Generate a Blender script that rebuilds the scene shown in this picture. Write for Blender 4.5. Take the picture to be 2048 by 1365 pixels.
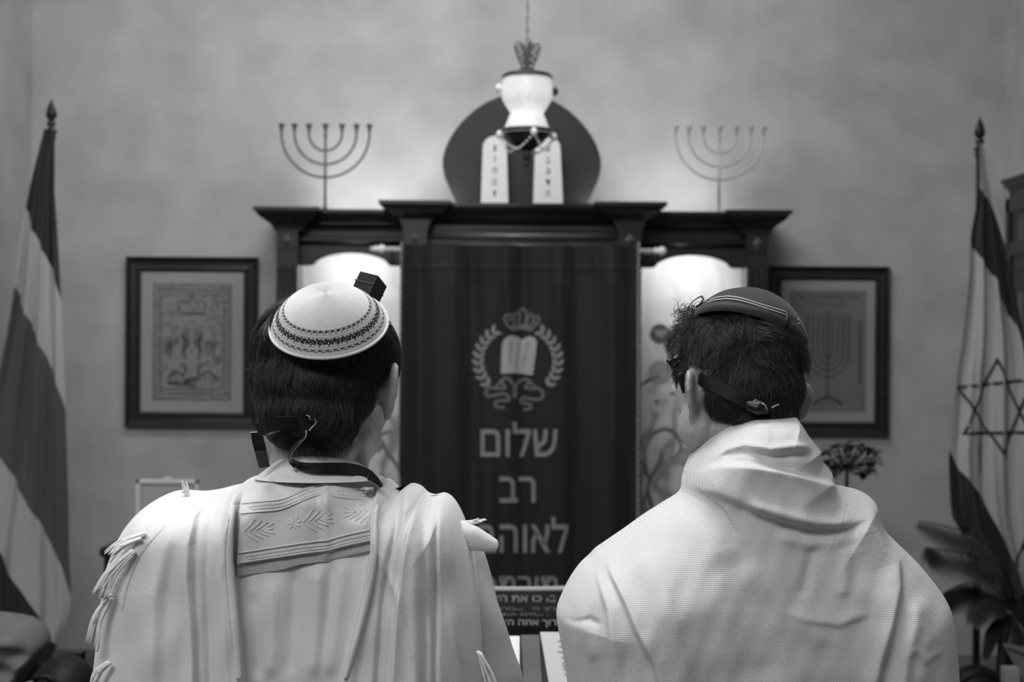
import bpy, bmesh, math, random
import numpy as np
from mathutils import Vector, Matrix, Euler
from mathutils.bvhtree import BVHTree

random.seed(7); rng = np.random.default_rng(7)
PI = math.pi
for o in list(bpy.data.objects): bpy.data.objects.remove(o)
scn = bpy.context.scene
COL = scn.collection

# ---------------------------------------------------------------- camera, world, lights, exposure
FPX = 2844.0; CZ = 1.65; ROLL = math.radians(0.40)
cam_d = bpy.data.cameras.new('camera'); cam = bpy.data.objects.new('camera', cam_d); COL.objects.link(cam)
cam_d.sensor_width = 36; cam_d.lens = 36 * FPX / 2048
cam.matrix_world = Matrix(((math.cos(ROLL), -math.sin(ROLL), 0, 0), (0, 0, -1, 0), (math.sin(ROLL), math.cos(ROLL), 0, CZ), (0, 0, 0, 1)))
cam_d.dof.use_dof = True; cam_d.dof.focus_distance = 1.60; cam_d.dof.aperture_fstop = 7.0
cam_d.clip_start = 0.05
scn.camera = cam
w = bpy.data.worlds.new('world'); scn.world = w; w.use_nodes = True
w.node_tree.nodes['Background'].inputs[0].default_value = (1, 1, 1, 1)
w.node_tree.nodes['Background'].inputs[1].default_value = 0.02
scn.view_settings.view_transform = 'Standard'; scn.view_settings.look = 'None'
scn.view_settings.gamma = 1; scn.view_settings.use_curve_mapping = False
scn.view_settings.exposure = 0.0
scn.cycles.use_denoising = True
scn.cycles.max_bounces = 8; scn.cycles.diffuse_bounces = 4
scn.cycles.sample_clamp_indirect = 4

def area(name, loc, size, power, target=None, sy=None, spread=None):
    d = bpy.data.lights.new(name, 'AREA'); d.energy = power; d.shape = 'RECTANGLE'; d.size = size; d.size_y = sy or size
    if spread: d.spread = math.radians(spread)
    o = bpy.data.objects.new(name, d); COL.objects.link(o); o.location = loc
    dv = (Vector(target) - Vector(loc)) if target else Vector((0, 0, -1))
    o.rotation_euler = dv.to_track_quat('-Z', 'Y').to_euler()
    return o
# ceiling panels of the room: one behind the photographer, one above the two men, one towards the ark
area('ceiling_light_rear', (-0.9, -0.2, 3.5), 1.2, 54, (-0.5, 1.6, 1.3), 0.8)
area('ceiling_light_middle', (-0.4, 2.0, 3.55), 1.4, 52, None, 0.8)
area('ceiling_light_front', (-0.35, 4.3, 3.55), 2.2, 33, (-0.25, 5.6, 2.2), 0.4)
# up-lights lying on the ark, washing the wall behind it
area('ark_uplight_left', (-0.50, 5.62, 2.19), 0.60, 1.6, (-0.36, 5.90, 2.56), 0.10)
area('ark_uplight_right', (0.55, 5.62, 2.19), 0.60, 1.3, (0.42, 5.90, 2.56), 0.10)
# small lamps in the tops of the two niches
area('niche_lamp_left', (-0.629, 5.60, 2.035), 0.30, 1.12, (-0.629, 5.76, 1.15), 0.04)
area('niche_lamp_right', (0.703, 5.60, 2.035), 0.30, 1.12, (0.703, 5.76, 1.15), 0.04)

# ---------------------------------------------------------------- pixel <-> place
def unroll(px, py):
    dx, dy = px - 1024.0, py - 682.5
    c, s = math.cos(ROLL), math.sin(ROLL)
    return dx * c + dy * s, dy * c - dx * s
def P(px, py, Y):
    lx, ly = unroll(px, py)
    return Vector((lx / FPX * Y, Y, CZ - ly / FPX * Y))
def S(Y): return Y / FPX
def proj(x, y, z):
    lx = x / y * FPX; ly = (CZ - z) / y * FPX
    c, s = math.cos(ROLL), math.sin(ROLL)
    return 1024 + lx * c - ly * s, 682.5 + ly * c + lx * s

# ---------------------------------------------------------------- materials
def lin(v):
    v = v / 255.0
    return v / 12.92 if v <= 0.04045 else ((v + 0.055) / 1.055) ** 2.4
MATS = {}
def mat(name, v, rough=0.6, metal=0.0, var=0.0, vscale=8.0, bump=0.0, bscale=60.0, spec=0.5, sheen=0.0, emit=0.0, coat=0.0, aniso=None, detail=4):
    """v: base reflectance in percent-like linear; var: colour mottling; bump: fine relief"""
    if name in MATS: return MATS[name]
    m = bpy.data.materials.new(name); m.use_nodes = True; MATS[name] = m
    nt = m.node_tree; b = nt.nodes['Principled BSDF']
    b.inputs['Base Color'].default_value = (v, v, v, 1); b.inputs['Roughness'].default_value = rough
    b.inputs['Metallic'].default_value = metal; b.inputs['Specular IOR Level'].default_value = spec
    b.inputs['Sheen Weight'].default_value = sheen; b.inputs['Coat Weight'].default_value = coat
    if emit:
        b.inputs['Emission Color'].default_value = (1, 1, 1, 1); b.inputs['Emission Strength'].default_value = emit
    tc = nt.nodes.new('ShaderNodeTexCoord')
    mp = nt.nodes.new('ShaderNodeMapping'); nt.links.new(tc.outputs['Object'], mp.inputs[0])
    if aniso: mp.inputs['Scale'].default_value = aniso
    if var > 0:
        n = nt.nodes.new('ShaderNodeTexNoise'); n.inputs['Scale'].default_value = vscale; n.inputs['Detail'].default_value = detail
        nt.links.new(mp.outputs[0], n.inputs['Vector'])
        r = nt.nodes.new('ShaderNodeMapRange'); r.inputs['From Min'].default_value = 0.25; r.inputs['From Max'].default_value = 0.75
        r.inputs['To Min'].default_value = v * (1 - var); r.inputs['To Max'].default_value = v * (1 + var)
        nt.links.new(n.outputs[0], r.inputs[0]); nt.links.new(r.outputs[0], b.inputs['Base Color'])
    if bump > 0:
        n = nt.nodes.new('ShaderNodeTexNoise'); n.inputs['Scale'].default_value = bscale; n.inputs['Detail'].default_value = 3
        nt.links.new(mp.outputs[0], n.inputs['Vector'])
        bp = nt.nodes.new('ShaderNodeBump'); bp.inputs['Strength'].default_value = 0.6; bp.inputs['Distance'].default_value = bump
        nt.links.new(n.outputs[0], bp.inputs['Height']); nt.links.new(bp.outputs[0], b.inputs['Normal'])
    return m

def weave(name, v, pitch=0.0031, depth=0.0006, hole=0.35, rough=0.85, ang=0.0, rib=1.0, sheen=0.15):
    """woven cloth: cells laid out along the cloth's own UV (metres); holes show a little darker"""
    m = bpy.data.materials.new(name); m.use_nodes = True; nt = m.node_tree; b = nt.nodes['Principled BSDF']
    b.inputs['Roughness'].default_value = rough; b.inputs['Specular IOR Level'].default_value = 0.15; b.inputs['Sheen Weight'].default_value = sheen
    uv = nt.nodes.new('ShaderNodeUVMap'); uv.uv_map = 'UVMap'
    mp = nt.nodes.new('ShaderNodeMapping'); mp.inputs['Rotation'].default_value = (0, 0, ang)
    nt.links.new(uv.outputs[0], mp.inputs[0])
    # slight waviness of the threads
    nz = nt.nodes.new('ShaderNodeTexNoise'); nz.inputs['Scale'].default_value = 9; nt.links.new(mp.outputs[0], nz.inputs['Vector'])
    va = nt.nodes.new('ShaderNodeVectorMath'); va.operation = 'SCALE'; va.inputs['Scale'].default_value = 0.010
    nt.links.new(nz.outputs['Color'], va.inputs[0])
    vb = nt.nodes.new('ShaderNodeVectorMath'); vb.operation = 'ADD'; nt.links.new(mp.outputs[0], vb.inputs[0]); nt.links.new(va.outputs[0], vb.inputs[1])
    sep = nt.nodes.new('ShaderNodeSeparateXYZ'); nt.links.new(vb.outputs[0], sep.inputs[0])
    def wv(out, k, ph=0.0):
        a = nt.nodes.new('ShaderNodeMath'); a.operation = 'MULTIPLY_ADD'; a.inputs[1].default_value = k; a.inputs[2].default_value = ph; nt.links.new(out, a.inputs[0])
        s = nt.nodes.new('ShaderNodeMath'); s.operation = 'SINE'; nt.links.new(a.outputs[0], s.inputs[0])
        q = nt.nodes.new('ShaderNodeMath'); q.operation = 'MULTIPLY_ADD'; q.inputs[1].default_value = 0.5; q.inputs[2].default_value = 0.5; nt.links.new(s.outputs[0], q.inputs[0])
        return q.outputs[0]
    k = 2 * PI / pitch
    a = wv(sep.outputs[0], k); c = wv(sep.outputs[1], k * rib)
    mul = nt.nodes.new('ShaderNodeMath'); mul.operation = 'MULTIPLY'; nt.links.new(a, mul.inputs[0]); nt.links.new(c, mul.inputs[1])
    r = nt.nodes.new('ShaderNodeMapRange'); r.inputs['From Min'].default_value = 0.35; r.inputs['From Max'].default_value = 1.0
    r.inputs['To Min'].default_value = v; r.inputs['To Max'].default_value = v * (1 - hole)
    nt.links.new(mul.outputs[0], r.inputs[0]); nt.links.new(r.outputs[0], b.inputs['Base Color'])
    bp = nt.nodes.new('ShaderNodeBump'); bp.invert = True; bp.inputs['Distance'].default_value = depth; bp.inputs['Strength'].default_value = 0.7
    nt.links.new(mul.outputs[0], bp.inputs['Height']); nt.links.new(bp.outputs[0], b.inputs['Normal'])
    MATS[name] = m
    return m

# ---------------------------------------------------------------- mesh builder
class MB:
    def __init__(s): s.v = []; s.f = []; s.sm = []; s.mi = []; s.uv = None
    def add(s, vs, fs, smooth=False, mi=0):
        b = len(s.v); s.v += [tuple(p) for p in vs]
        s.f += [tuple(i + b for i in f) for f in fs]; s.sm += [smooth] * len(fs); s.mi += [mi] * len(fs)
        return s
    def box(s, c, d, rot=None, taper=1.0, mi=0):
        hx, hy, hz = d[0] / 2, d[1] / 2, d[2] / 2
        vs = []
        for z in (-1, 1):
            k = taper if z > 0 else 1
            for x, y in ((-1, -1), (1, -1), (1, 1), (-1, 1)): vs.append(Vector((x * hx * k, y * hy * k, z * hz)))
        if rot is not None: vs = [rot @ p for p in vs]
        vs = [p + Vector(c) for p in vs]
        return s.add(vs, [(3, 2, 1, 0), (4, 5, 6, 7), (0, 1, 5, 4), (1, 2, 6, 5), (2, 3, 7, 6), (3, 0, 4, 7)], False, mi)
    def box2(s, a, b): # corners
        c = [(a[i] + b[i]) / 2 for i in range(3)]; d = [abs(a[i] - b[i]) for i in range(3)]
        return s.box(c, d)
    def bevbox(s, a, b, r=0.004):
        """box with chamfered vertical and front edges"""
        x0, y0, z0 = [min(a[i], b[i]) for i in range(3)]; x1, y1, z1 = [max(a[i], b[i]) for i in range(3)]
        r = min(r, (x1 - x0) / 3, (y1 - y0) / 3, (z1 - z0) / 3)
        def ring(z, k):
            q = r * k
            return [(x0 + r + q - r, y0 + q + 0, z), (x1 - q, y0 + q, z), (x1 - q, y1 - q, z), (x0 + q, y1 - q, z)]
        vs = ring(z0, 1) + ring(z0 + r, 0) + ring(z1 - r, 0) + ring(z1, 1)
        fs = [(3, 2, 1, 0), (12, 13, 14, 15)]
        for k in range(3):
            for i in range(4):
                j = (i + 1) % 4; fs.append((k * 4 + i, k * 4 + j, k * 4 + 4 + j, k * 4 + 4 + i))
        return s.add(vs, fs)
    def tube(s, pts, r, n=8, caps=True, smooth=True, flat=None):
        pts = [Vector(p) for p in pts]; N = len(pts)
        rr = r if hasattr(r, '__len__') else [r] * N
        vs = []; prev = None
        for i, p in enumerate(pts):
            t = (pts[min(i + 1, N - 1)] - pts[max(i - 1, 0)])
            t = t.normalized() if t.length > 1e-9 else Vector((0, 0, 1))
            if prev is None:
                a = Vector((0, 1, 0)) if abs(t.y) < 0.9 else Vector((1, 0, 0))
                u = t.cross(a).normalized()
            else:
                u = (prev - t * prev.dot(t)); u = u.normalized() if u.length > 1e-6 else t.orthogonal().normalized()
            prev = u; v_ = t.cross(u)
            for k in range(n):
                an = 2 * PI * k / n
                q = u * math.cos(an) + v_ * math.sin(an) * 1.0
                d = q * rr[i]
                if flat: d = Vector((d.x, d.y * flat, d.z))
                vs.append(p + d)
        fs = []
        for i in range(N - 1):
            for k in range(n):
                k2 = (k + 1) % n; fs.append((i * n + k, i * n + k2, (i + 1) * n + k2, (i + 1) * n + k))
        if caps: fs += [tuple(range(n))[::-1], tuple((N - 1) * n + k for k in range(n))]
        return s.add(vs, fs, smooth)
    def lathe(s, prof, c, n=32, axis='z', smooth=True, sx=1.0, sy=1.0, rot=None):
        """prof: (radius, height) pairs"""
        vs = []; fs = []; N = len(prof)
        for r, h in prof:
            for k in range(n):
                a = 2 * PI * k / n; p = Vector((r * math.cos(a) * sx, r * math.sin(a) * sy, h))
                if axis == 'y': p = Vector((p.x, h, p.y))
                if axis == 'x': p = Vector((h, p.x, p.y))
                if rot is not None: p = rot @ p
                vs.append(p + Vector(c))
        for i in range(N - 1):
            for k in range(n):
                k2 = (k + 1) % n; fs.append((i * n + k, i * n + k2, (i + 1) * n + k2, (i + 1) * n + k))
        if prof[0][0] > 1e-6: fs.append(tuple(range(n))[::-1])
        if prof[-1][0] > 1e-6: fs.append(tuple((N - 1) * n + k for k in range(n)))
        return s.add(vs, fs, smooth)
    def prism(s, poly, y0, y1, smooth=False):
        """poly: (x, z) outline, extruded along y"""
        n = len(poly)
        vs = [(x, y0, z) for x, z in poly] + [(x, y1, z) for x, z in poly]
        fs = [tuple(range(n)), tuple(range(2 * n - 1, n - 1, -1))] + [(i, i + n, (i + 1) % n + n, (i + 1) % n) for i in range(n)]
        return s.add(vs, fs, smooth)
    def ell(s, c, r, n=16, rot=None, m=10):
        prof = [(math.sin(PI * i / m), -math.cos(PI * i / m)) for i in range(m + 1)]
        vs = []; fs = []
        for q, h in prof:
            for k in range(n):
                a = 2 * PI * k / n; p = Vector((q * math.cos(a) * r[0], q * math.sin(a) * r[1], h * r[2]))
                if rot is not None: p = rot @ p
                vs.append(p + Vector(c))
        for i in range(m):
            for k in range(n):
                k2 = (k + 1) % n; fs.append((i * n + k, i * n + k2, (i + 1) * n + k2, (i + 1) * n + k))
        return s.add(vs, fs, True)
    def grid(s, V, smooth=True, closed_u=False):
        """V: (rows, cols, 3) array"""
        R, C = V.shape[:2]
        fs = []
        for i in range(R - 1):
            for j in range(C - 1): fs.append((i * C + j, i * C + j + 1, (i + 1) * C + j + 1, (i + 1) * C + j))
        return s.add(V.reshape(-1, 3), fs, smooth)

def set_props(o, label=None, cat=None, group=None, kind=None):
    if label: o['label'] = label
    if cat: o['category'] = cat
    if group: o['group'] = group
    if kind: o['kind'] = kind
    return o
def wloc(o):
    l = Vector((0, 0, 0))
    while o is not None: l = l + o.location; o = o.parent
    return l
def link(name, me, mats, parent=None, loc=None, kind=None, label=None):
    """mesh in world coordinates -> object whose origin is loc (top level) or its parent's"""
    o = bpy.data.objects.new(name, me)
    for m in (mats if isinstance(mats, (list, tuple)) else [mats]): me.materials.append(m)
    COL.objects.link(o)
    if parent is not None:
        o.parent = parent; off = wloc(parent)
    elif loc is not None:
        o.location = loc; off = Vector(loc)
    else: off = None
    if off is not None: me.transform(Matrix.Translation(-off))
    if kind: o['kind'] = kind
    if label: o['label'] = label
    return o
def obj(name, mb, mats, parent=None, loc=None, bevel=0.0, kind=None, label=None):
    me = bpy.data.meshes.new(name); me.from_pydata([tuple(p) for p in mb.v], [], mb.f); me.update()
    me.polygons.foreach_set('use_smooth', mb.sm)
    if any(mb.mi): me.polygons.foreach_set('material_index', mb.mi)
    o = link(name, me, mats, parent, loc, kind, label)
    if bevel:
        md = o.modifiers.new('bevel', 'BEVEL'); md.width = bevel; md.segments = 2; md.limit_method = 'ANGLE'
    return o
def npmesh(name, V, F, uv=None, smooth=True):
    me = bpy.data.meshes.new(name)
    me.vertices.add(len(V)); me.vertices.foreach_set('co', np.asarray(V, dtype=np.float32).ravel())
    F = np.asarray(F, dtype=np.int32); n = F.shape[1]
    me.loops.add(F.size); me.loops.foreach_set('vertex_index', F.ravel())
    me.polygons.add(len(F)); me.polygons.foreach_set('loop_start', np.arange(len(F), dtype=np.int32) * n)
    me.polygons.foreach_set('use_smooth', np.full(len(F), smooth))
    if uv is not None:
        l = me.uv_layers.new(name='UVMap'); l.data.foreach_set('uv', np.asarray(uv, dtype=np.float32)[F.ravel()].ravel())
    me.update(); me.validate()
    return me
def gridfaces(R, C, off=0, flip=False):
    i, j = np.meshgrid(np.arange(R - 1), np.arange(C - 1), indexing='ij')
    a = (i * C + j).ravel() + off
    q = np.stack([a, a + 1, a + C + 1, a + C], 1)
    return q[:, ::-1] if flip else q
def thing(name, label, cat, loc=(0, 0, 0), group=None):
    o = bpy.data.objects.new(name, None); COL.objects.link(o); o.location = loc
    o.empty_display_size = 0.05
    return set_props(o, label, cat, group)
def struct(name, mb, m):
    o = obj(name, mb, m); o['kind'] = 'structure'; return o
def dup(root, loc, label=None):
    r = root.copy(); COL.objects.link(r); r.location = loc
    if label: r['label'] = label
    for ch in list(root.children):
        c = ch.copy(); COL.objects.link(c); c.parent = r
        for g in ch.children:
            d = g.copy(); COL.objects.link(d); d.parent = c
    return r
def evalmesh(o):
    dg = bpy.context.evaluated_depsgraph_get()
    return bpy.data.meshes.new_from_object(o.evaluated_get(dg))
def remesh(mb, voxel, smooth=6, fac=0.5):
    me = bpy.data.meshes.new('tmp'); me.from_pydata([tuple(p) for p in mb.v], [], mb.f); me.update()
    o = bpy.data.objects.new('tmp', me); COL.objects.link(o)
    r = o.modifiers.new('r', 'REMESH'); r.mode = 'VOXEL'; r.voxel_size = voxel; r.use_smooth_shade = True
    if smooth:
        s_ = o.modifiers.new('s', 'SMOOTH'); s_.factor = fac; s_.iterations = smooth
    out = evalmesh(o); bpy.data.objects.remove(o); bpy.data.meshes.remove(me)
    out.polygons.foreach_set('use_smooth', [True] * len(out.polygons))
    return out
_tc = {}
def text_geo(txt, size, bold=0.0, ext=0.0):
    bold = min(bold, .010)
    """Hebrew text given in reading order; returned as (verts, faces), centred, in x/z plane"""
    key = (txt, bold)
    if key not in _tc:
        cu = bpy.data.curves.new('t', 'FONT'); cu.body = txt[::-1]; cu.size = 1.0; cu.offset = bold; cu.resolution_u = 3
        cu.align_x = 'LEFT'
        o = bpy.data.objects.new('t', cu); COL.objects.link(o)
        me = evalmesh(o); bm = bmesh.new(); bm.from_mesh(me); bmesh.ops.remove_doubles(bm, verts=bm.verts, dist=1e-5); bmesh.ops.triangulate(bm, faces=bm.faces)
        for _ in range(3):   # short edges, so that the letters can follow the folds of the cloth
            ed = [e for e in bm.edges if e.calc_length() > .13]
            if ed: bmesh.ops.subdivide_edges(bm, edges=ed, cuts=1); bmesh.ops.triangulate(bm, faces=bm.faces)
        bm.to_mesh(me); bm.free()
        vs = [tuple(v.co) for v in me.vertices]; fs = [tuple(p.vertices) for p in me.polygons]
        bpy.data.objects.remove(o); bpy.data.curves.remove(cu); bpy.data.meshes.remove(me)
        _tc[key] = (vs, fs)
    vs, fs = _tc[key]
    if not vs: return [], []
    xs = [v[0] for v in vs]; ys = [v[1] for v in vs]
    cx, cy = (min(xs) + max(xs)) / 2, (min(ys) + max(ys)) / 2
    return [((v[0] - cx) * size, (v[1] - cy) * size) for v in vs], fs
def text_size(txt, bold=0.0):
    bold = min(bold, .010)
    vs, fs = text_geo(txt, 1.0, bold); xs = [v[0] for v in vs]; ys = [v[1] for v in vs]
    return max(xs) - min(xs), max(ys) - min(ys)
def resample(pts, n):
    pts = np.array(pts, float); d = np.r_[0, np.cumsum(np.hypot(*np.diff(pts[:, :2], axis=0).T))]
    t = np.linspace(0, d[-1], n); return np.stack([np.interp(t, d, pts[:, k]) for k in range(pts.shape[1])], 1)
def catmull(pts, per=8):
    pts = [np.array(p, float) for p in pts]; out = []
    Q = [2 * pts[0] - pts[1]] + pts + [2 * pts[-1] - pts[-2]]
    for i in range(1, len(Q) - 2):
        p0, p1, p2, p3 = Q[i - 1:i + 3]
        for k in range(per):
            t = k / per
            out.append(0.5 * ((2 * p1) + (-p0 + p2) * t + (2 * p0 - 5 * p1 + 4 * p2 - p3) * t * t + (-p0 + 3 * p1 - 3 * p2 + p3) * t ** 3))
    out.append(pts[-1]); return np.array(out)

# ---------------------------------------------------------------- shared materials
M_wall = mat('plaster_wall', 0.47, 0.85, var=0.17, vscale=4.6, bump=0.002, bscale=40, detail=9)
M_white = mat('white_paint', 0.75, 0.6)
M_floor = mat('grey_carpet', 0.10, 0.95, var=0.25, vscale=60, bump=0.002, bscale=400)
M_base = mat('painted_baseboard', 0.22, 0.5, var=0.1)
M_wood = mat('dark_polished_wood', 0.012, 0.32, var=0.35, vscale=7, aniso=(1, 1, 12), coat=0.25)
M_wood_h = mat('dark_polished_wood_level', 0.014, 0.32, var=0.35, vscale=7, aniso=(1, 12, 12), coat=0.25)
M_gold = mat('brushed_metal_dark', 0.16, 0.42, metal=0.6)
M_black = mat('black_leather', 0.005, 0.36, spec=.35, bump=0.0003, bscale=500)
# ================================================================ THE SETTING
WX0, WX1, WY0, WY1, WH = -2.0, 2.03, -2.6, 5.9, 3.6
struct('floor', MB().box2((WX0 - .1, WY0 - .1, -.1), (WX1 + .1, WY1 + .1, 0)), M_floor)
struct('ceiling', MB().box2((WX0 - .1, WY0 - .1, WH), (WX1 + .1, WY1 + .1, WH + .1)), M_white)
struct('wall_back', MB().box2((WX0 - .1, WY1, 0), (WX1 + .1, WY1 + .1, WH)), M_wall)
struct('wall_front', MB().box2((WX0 - .1, WY0 - .1, 0), (WX1 + .1, WY0, WH)), M_wall)
struct('wall_left', MB().box2((WX0 - .1, WY0, 0), (WX0, WY1, WH)), M_wall)
struct('wall_right', MB().box2((WX1, WY0, 0), (WX1 + .1, WY1, WH)), M_wall)
bb = MB()
for z0, z1, t in ((0, .30, .018), (.30, .335, .026), (.335, .36, .014)): bb.box2((WX0, WY1 - t, z0), (WX1, WY1, z1))
struct('baseboard_back', bb, M_base)
for sd, x in (('left', WX0), ('right', WX1)):
    b_ = MB(); k = 1 if sd == 'left' else -1
    b_.box2((x, WY0, 0), (x + k * .018, WY1 - .03, .30)); b_.box2((x, WY0, .30), (x + k * .026, WY1 - .03, .335))
    struct('baseboard_' + sd, b_, M_base)

# ================================================================ THE ARK
X0 = 0.037
YB, YR = 5.55, 5.47            # side bays: recessed face, pilaster face
YC, YCR = 5.45, 5.37           # middle bay: recessed face, pilaster face
ark = thing('torah_ark', 'tall dark wooden ark cabinet with stepped cornice and two lit side niches', 'cabinet', (X0, 5.6, 0))
def crown(name, x0, x1, ztop, yf, over, h, mi=M_wood_h, left=True, right=True, yb=5.88):
    """crown moulding: a cyma profile carried round the front and the two ends"""
    prof = []
    for k in range(13):
        t = k / 12.0
        prof.append((over * (0.06 + 0.80 * (0.5 - 0.5 * math.cos(PI * t)) ** 1.15), -h + h * 0.80 * t))
    prof = [(0.0, -h), (over * .06, -h)] + prof + [(over * .92, -h * .18), (over, -h * .16), (over, 0.0)]
    vs = []; n = len(prof)
    for o_, z in prof:
        ol = o_ if left else 0; or_ = o_ if right else 0
        vs += [(x0 - ol, yb, ztop + z), (x0 - ol, yf - o_, ztop + z), (x1 + or_, yf - o_, ztop + z), (x1 + or_, yb, ztop + z)]
    fs = []
    for i in range(n - 1):
        for k in range(3): fs.append((i * 4 + k, i * 4 + k + 1, i * 4 + 5 + k, i * 4 + 4 + k))
    fs.append((4 * n - 4, 4 * n - 3, 4 * n - 2, 4 * n - 1)); fs.append((3, 2, 1, 0))
    return obj(name, MB().add(vs, fs), mi, ark)
ZS, ZC = 2.155, 2.171
# side cornices: recessed run and the break over each pilaster
for s in (-1, 1):
    xo, xi = X0 + s * .946, X0 + s * .44
    a, b = sorted((xo, xi))
    crown('cornice', a, b, ZS - .001, YB, .075, .080, left=s < 0, right=s > 0)
    a, b = sorted((xo + s * .004, xo - s * .10))
    crown('cornice_break', a, b, ZS, YR, .075, .085)
    # pilaster with three flutes, capital, rosette block
    xc = X0 + s * .905
    p = MB().box2((xc - .041, YR, .80), (xc + .041, 5.60, 2.075))
    for k in (-1, 0, 1): p.tube([(xc + k * .022, YR - .001, .9), (xc + k * .022, YR - .001, 1.93)], .007, 8)
    obj('pilaster', p, M_wood, ark)
    c = MB()
    for q, (z0, z1, e) in enumerate(((2.068, 2.084, .004), (2.084, 2.100, .010), (2.100, 2.118, .018))): c.box2((xc - .041 - e, YR - e, z0), (xc + .041 + e, 5.6, z1))
    obj('capital', c, M_wood_h, ark)
    c = MB().box2((xc - .034, YR - .006, 1.995), (xc + .034, YR, 2.062)); o_ = obj('rosette_block', c, M_wood, ark)
    r = MB(); zz = 2.030
    r.add([(xc - .020, YR - .006, zz), (xc, YR - .006, zz - .028), (xc + .020, YR - .006, zz), (xc, YR - .006, zz + .028), (xc, YR - .030, zz)],
          [(0, 1, 4), (1, 2, 4), (2, 3, 4), (3, 0, 4), (3, 2, 1, 0)])
    obj('rosette', r, mat('polished_rosette_lit', .12, .2, coat=.5), o_)  # raised tone stands in for light caught on the facets
    # side wall, header with the arch, frieze mouldings
    xw = X0 + s * .93
    obj('side_panel', MB().box2((xw - .016, 5.56, .80), (xw + .016, 5.885, 2.08)), M_wood, ark)
    xi0, xi1 = X0 + s * .866, X0 + s * .445
    a, b = sorted((xi0, xi1)); xm = X0 + s * .666
    arch = [(a, 2.075), (a, 1.940), (xm - .158, 1.940)]
    for k in range(21):
        t = -1 + 2 * k / 20.0; arch.append((xm + .148 * t, 1.9415 + .0485 * (1 - t * t) ** .62))
    arch += [(xm + .158, 1.940), (b, 1.940), (b, 2.075)]
    # keep as quads strip: top edge against arch edge
    n = len(arch) - 2; vs = []; xs_ = [q[0] for q in arch[1:-1]]; zs_ = [q[1] for q in arch[1:-1]]
    for y in (YB, YB + .022):
        vs += [(x, y, z) for x, z in zip(xs_, zs_)] + [(x, y, 2.078) for x in xs_]
    m_ = len(xs_); fs = []
    for i in range(m_ - 1):
        fs += [(i, i + 1, m_ + i + 1, m_ + i), (2 * m_ + i + 1, 2 * m_ + i, 3 * m_ + i, 3 * m_ + i + 1), (i, 2 * m_ + i, 2 * m_ + i + 1, i + 1)]
    obj('arched_header', MB().add(vs, fs), M_wood_h, ark)
    f = MB().tube([(a, YB - .002, 2.028), (b, YB - .002, 2.028)], .010, 10); f.box2((a, YB - .014, 2.036), (b, YB, 2.042))
    obj('frieze_moulding', f, M_wood_h, ark)
    d = MB(); nd = 26
    for k in range(nd):
        x = a + (b - a) * (k + .5) / nd; d.box2((x - .0045, YB - .016, 2.052), (x + .0045, YB, 2.066))
    obj('dentil', d, M_wood_h, ark, kind='stuff')
    # niche: printed back panel and reveals
    obj('niche_reveal', MB().box2((X0 + s * .448 - .01, 5.53, .80), (X0 + s * .448 + .01, 5.80, 2.07)), M_wood, ark)
    obj('niche_shelf', MB().box2((a, 5.53, .80), (b, 5.80, .84)), M_wood_h, ark)
    obj('niche_top', MB().box2((a, YB + .02, 2.05), (b, 5.80, 2.07)), M_wood_h, ark)
# middle bay
crown('cornice', X0 - .45, X0 + .45, ZC, YC, .085, .085)
for s in (-1, 1):
    xc = X0 + s * .405; a, b = sorted((X0 + s * .452, X0 + s * .352))
    crown('cornice_break', a, b, ZC + .001, YCR, .085, .085)
    p = MB().box2((xc - .045, YCR, .80), (xc + .045, 5.56, 2.09)); obj('pilaster', p, M_wood, ark)
    c = MB()
    for z0, z1, e in ((2.068, 2.084, .003), (2.084, 2.100, .008), (2.100, 2.125, .014)): c.box2((xc - .045 - e, YCR - e, z0), (xc + .045 + e, 5.56, z1))
    obj('capital', c, M_wood_h, ark)
    o_ = obj('rosette_block', MB().box2((xc - .038, YCR - .006, 2.004), (xc + .038, YCR, 2.064)), M_wood, ark)
    r = MB(); zz = 2.034
    r.add([(xc - .020, YCR - .006, zz), (xc, YCR - .006, zz - .026), (xc + .020, YCR - .006, zz), (xc, YCR - .006, zz + .026), (xc, YCR - .030, zz)],
          [(0, 1, 4), (1, 2, 4), (2, 3, 4), (3, 0, 4), (3, 2, 1, 0)])
    obj('rosette', r, MATS['polished_rosette_lit'], o_)
obj('frieze_board', MB().box2((X0 - .36, YC, 1.98), (X0 + .36, YC + .03, 2.10)), M_wood_h, ark)
f = MB(); f.tube([(X0 - .36, YC - .004, 2.052), (X0 + .36, YC - .004, 2.052)], .013, 12); obj('frieze_moulding', f, mat('frieze_wood', .11, .28, coat=.4), ark)
f = MB(); f.tube([(X0 - .36, YC - .010, 2.012), (X0 + .36, YC - .010, 2.012)], .011, 12); obj('frieze_moulding', f, MATS['frieze_wood'], ark)
d = MB(); nd = 44
for k in range(nd):
    x = X0 - .355 + .71 * (k + .5) / nd; d.box2((x - .0045, YC - .018, 2.078), (x + .0045, YC, 2.090))
obj('dentil', d, MATS['frieze_wood'], ark, kind='stuff')
for s in (-1, 1):
    obj('door', MB().box2((X0 + s * .003, 5.46, .84), (X0 + s * .36, 5.49, 1.985)), M_wood, ark)
bs = MB(); bs.box2((X0 - .97, 5.42, .0), (X0 + .97, 5.88, .76)); obj('base', bs, M_wood_h, ark)
bs = MB(); bs.box2((X0 - .99, 5.40, .76), (X0 + .99, 5.88, .80)); obj('base_top', bs, M_wood_h, ark)
for s in (-1, 1):
    for q in (0, 1):
        xa = X0 + s * (.06 + q * .46); obj('base_panel', MB().box2((xa, 5.405, .10), (xa + s * .38, 5.42, .68)), M_wood, ark)
obj('top_board', MB().box2((X0 - .93, 5.52, 2.10), (X0 + .93, 5.87, 2.12)), M_wood_h, ark)

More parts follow.
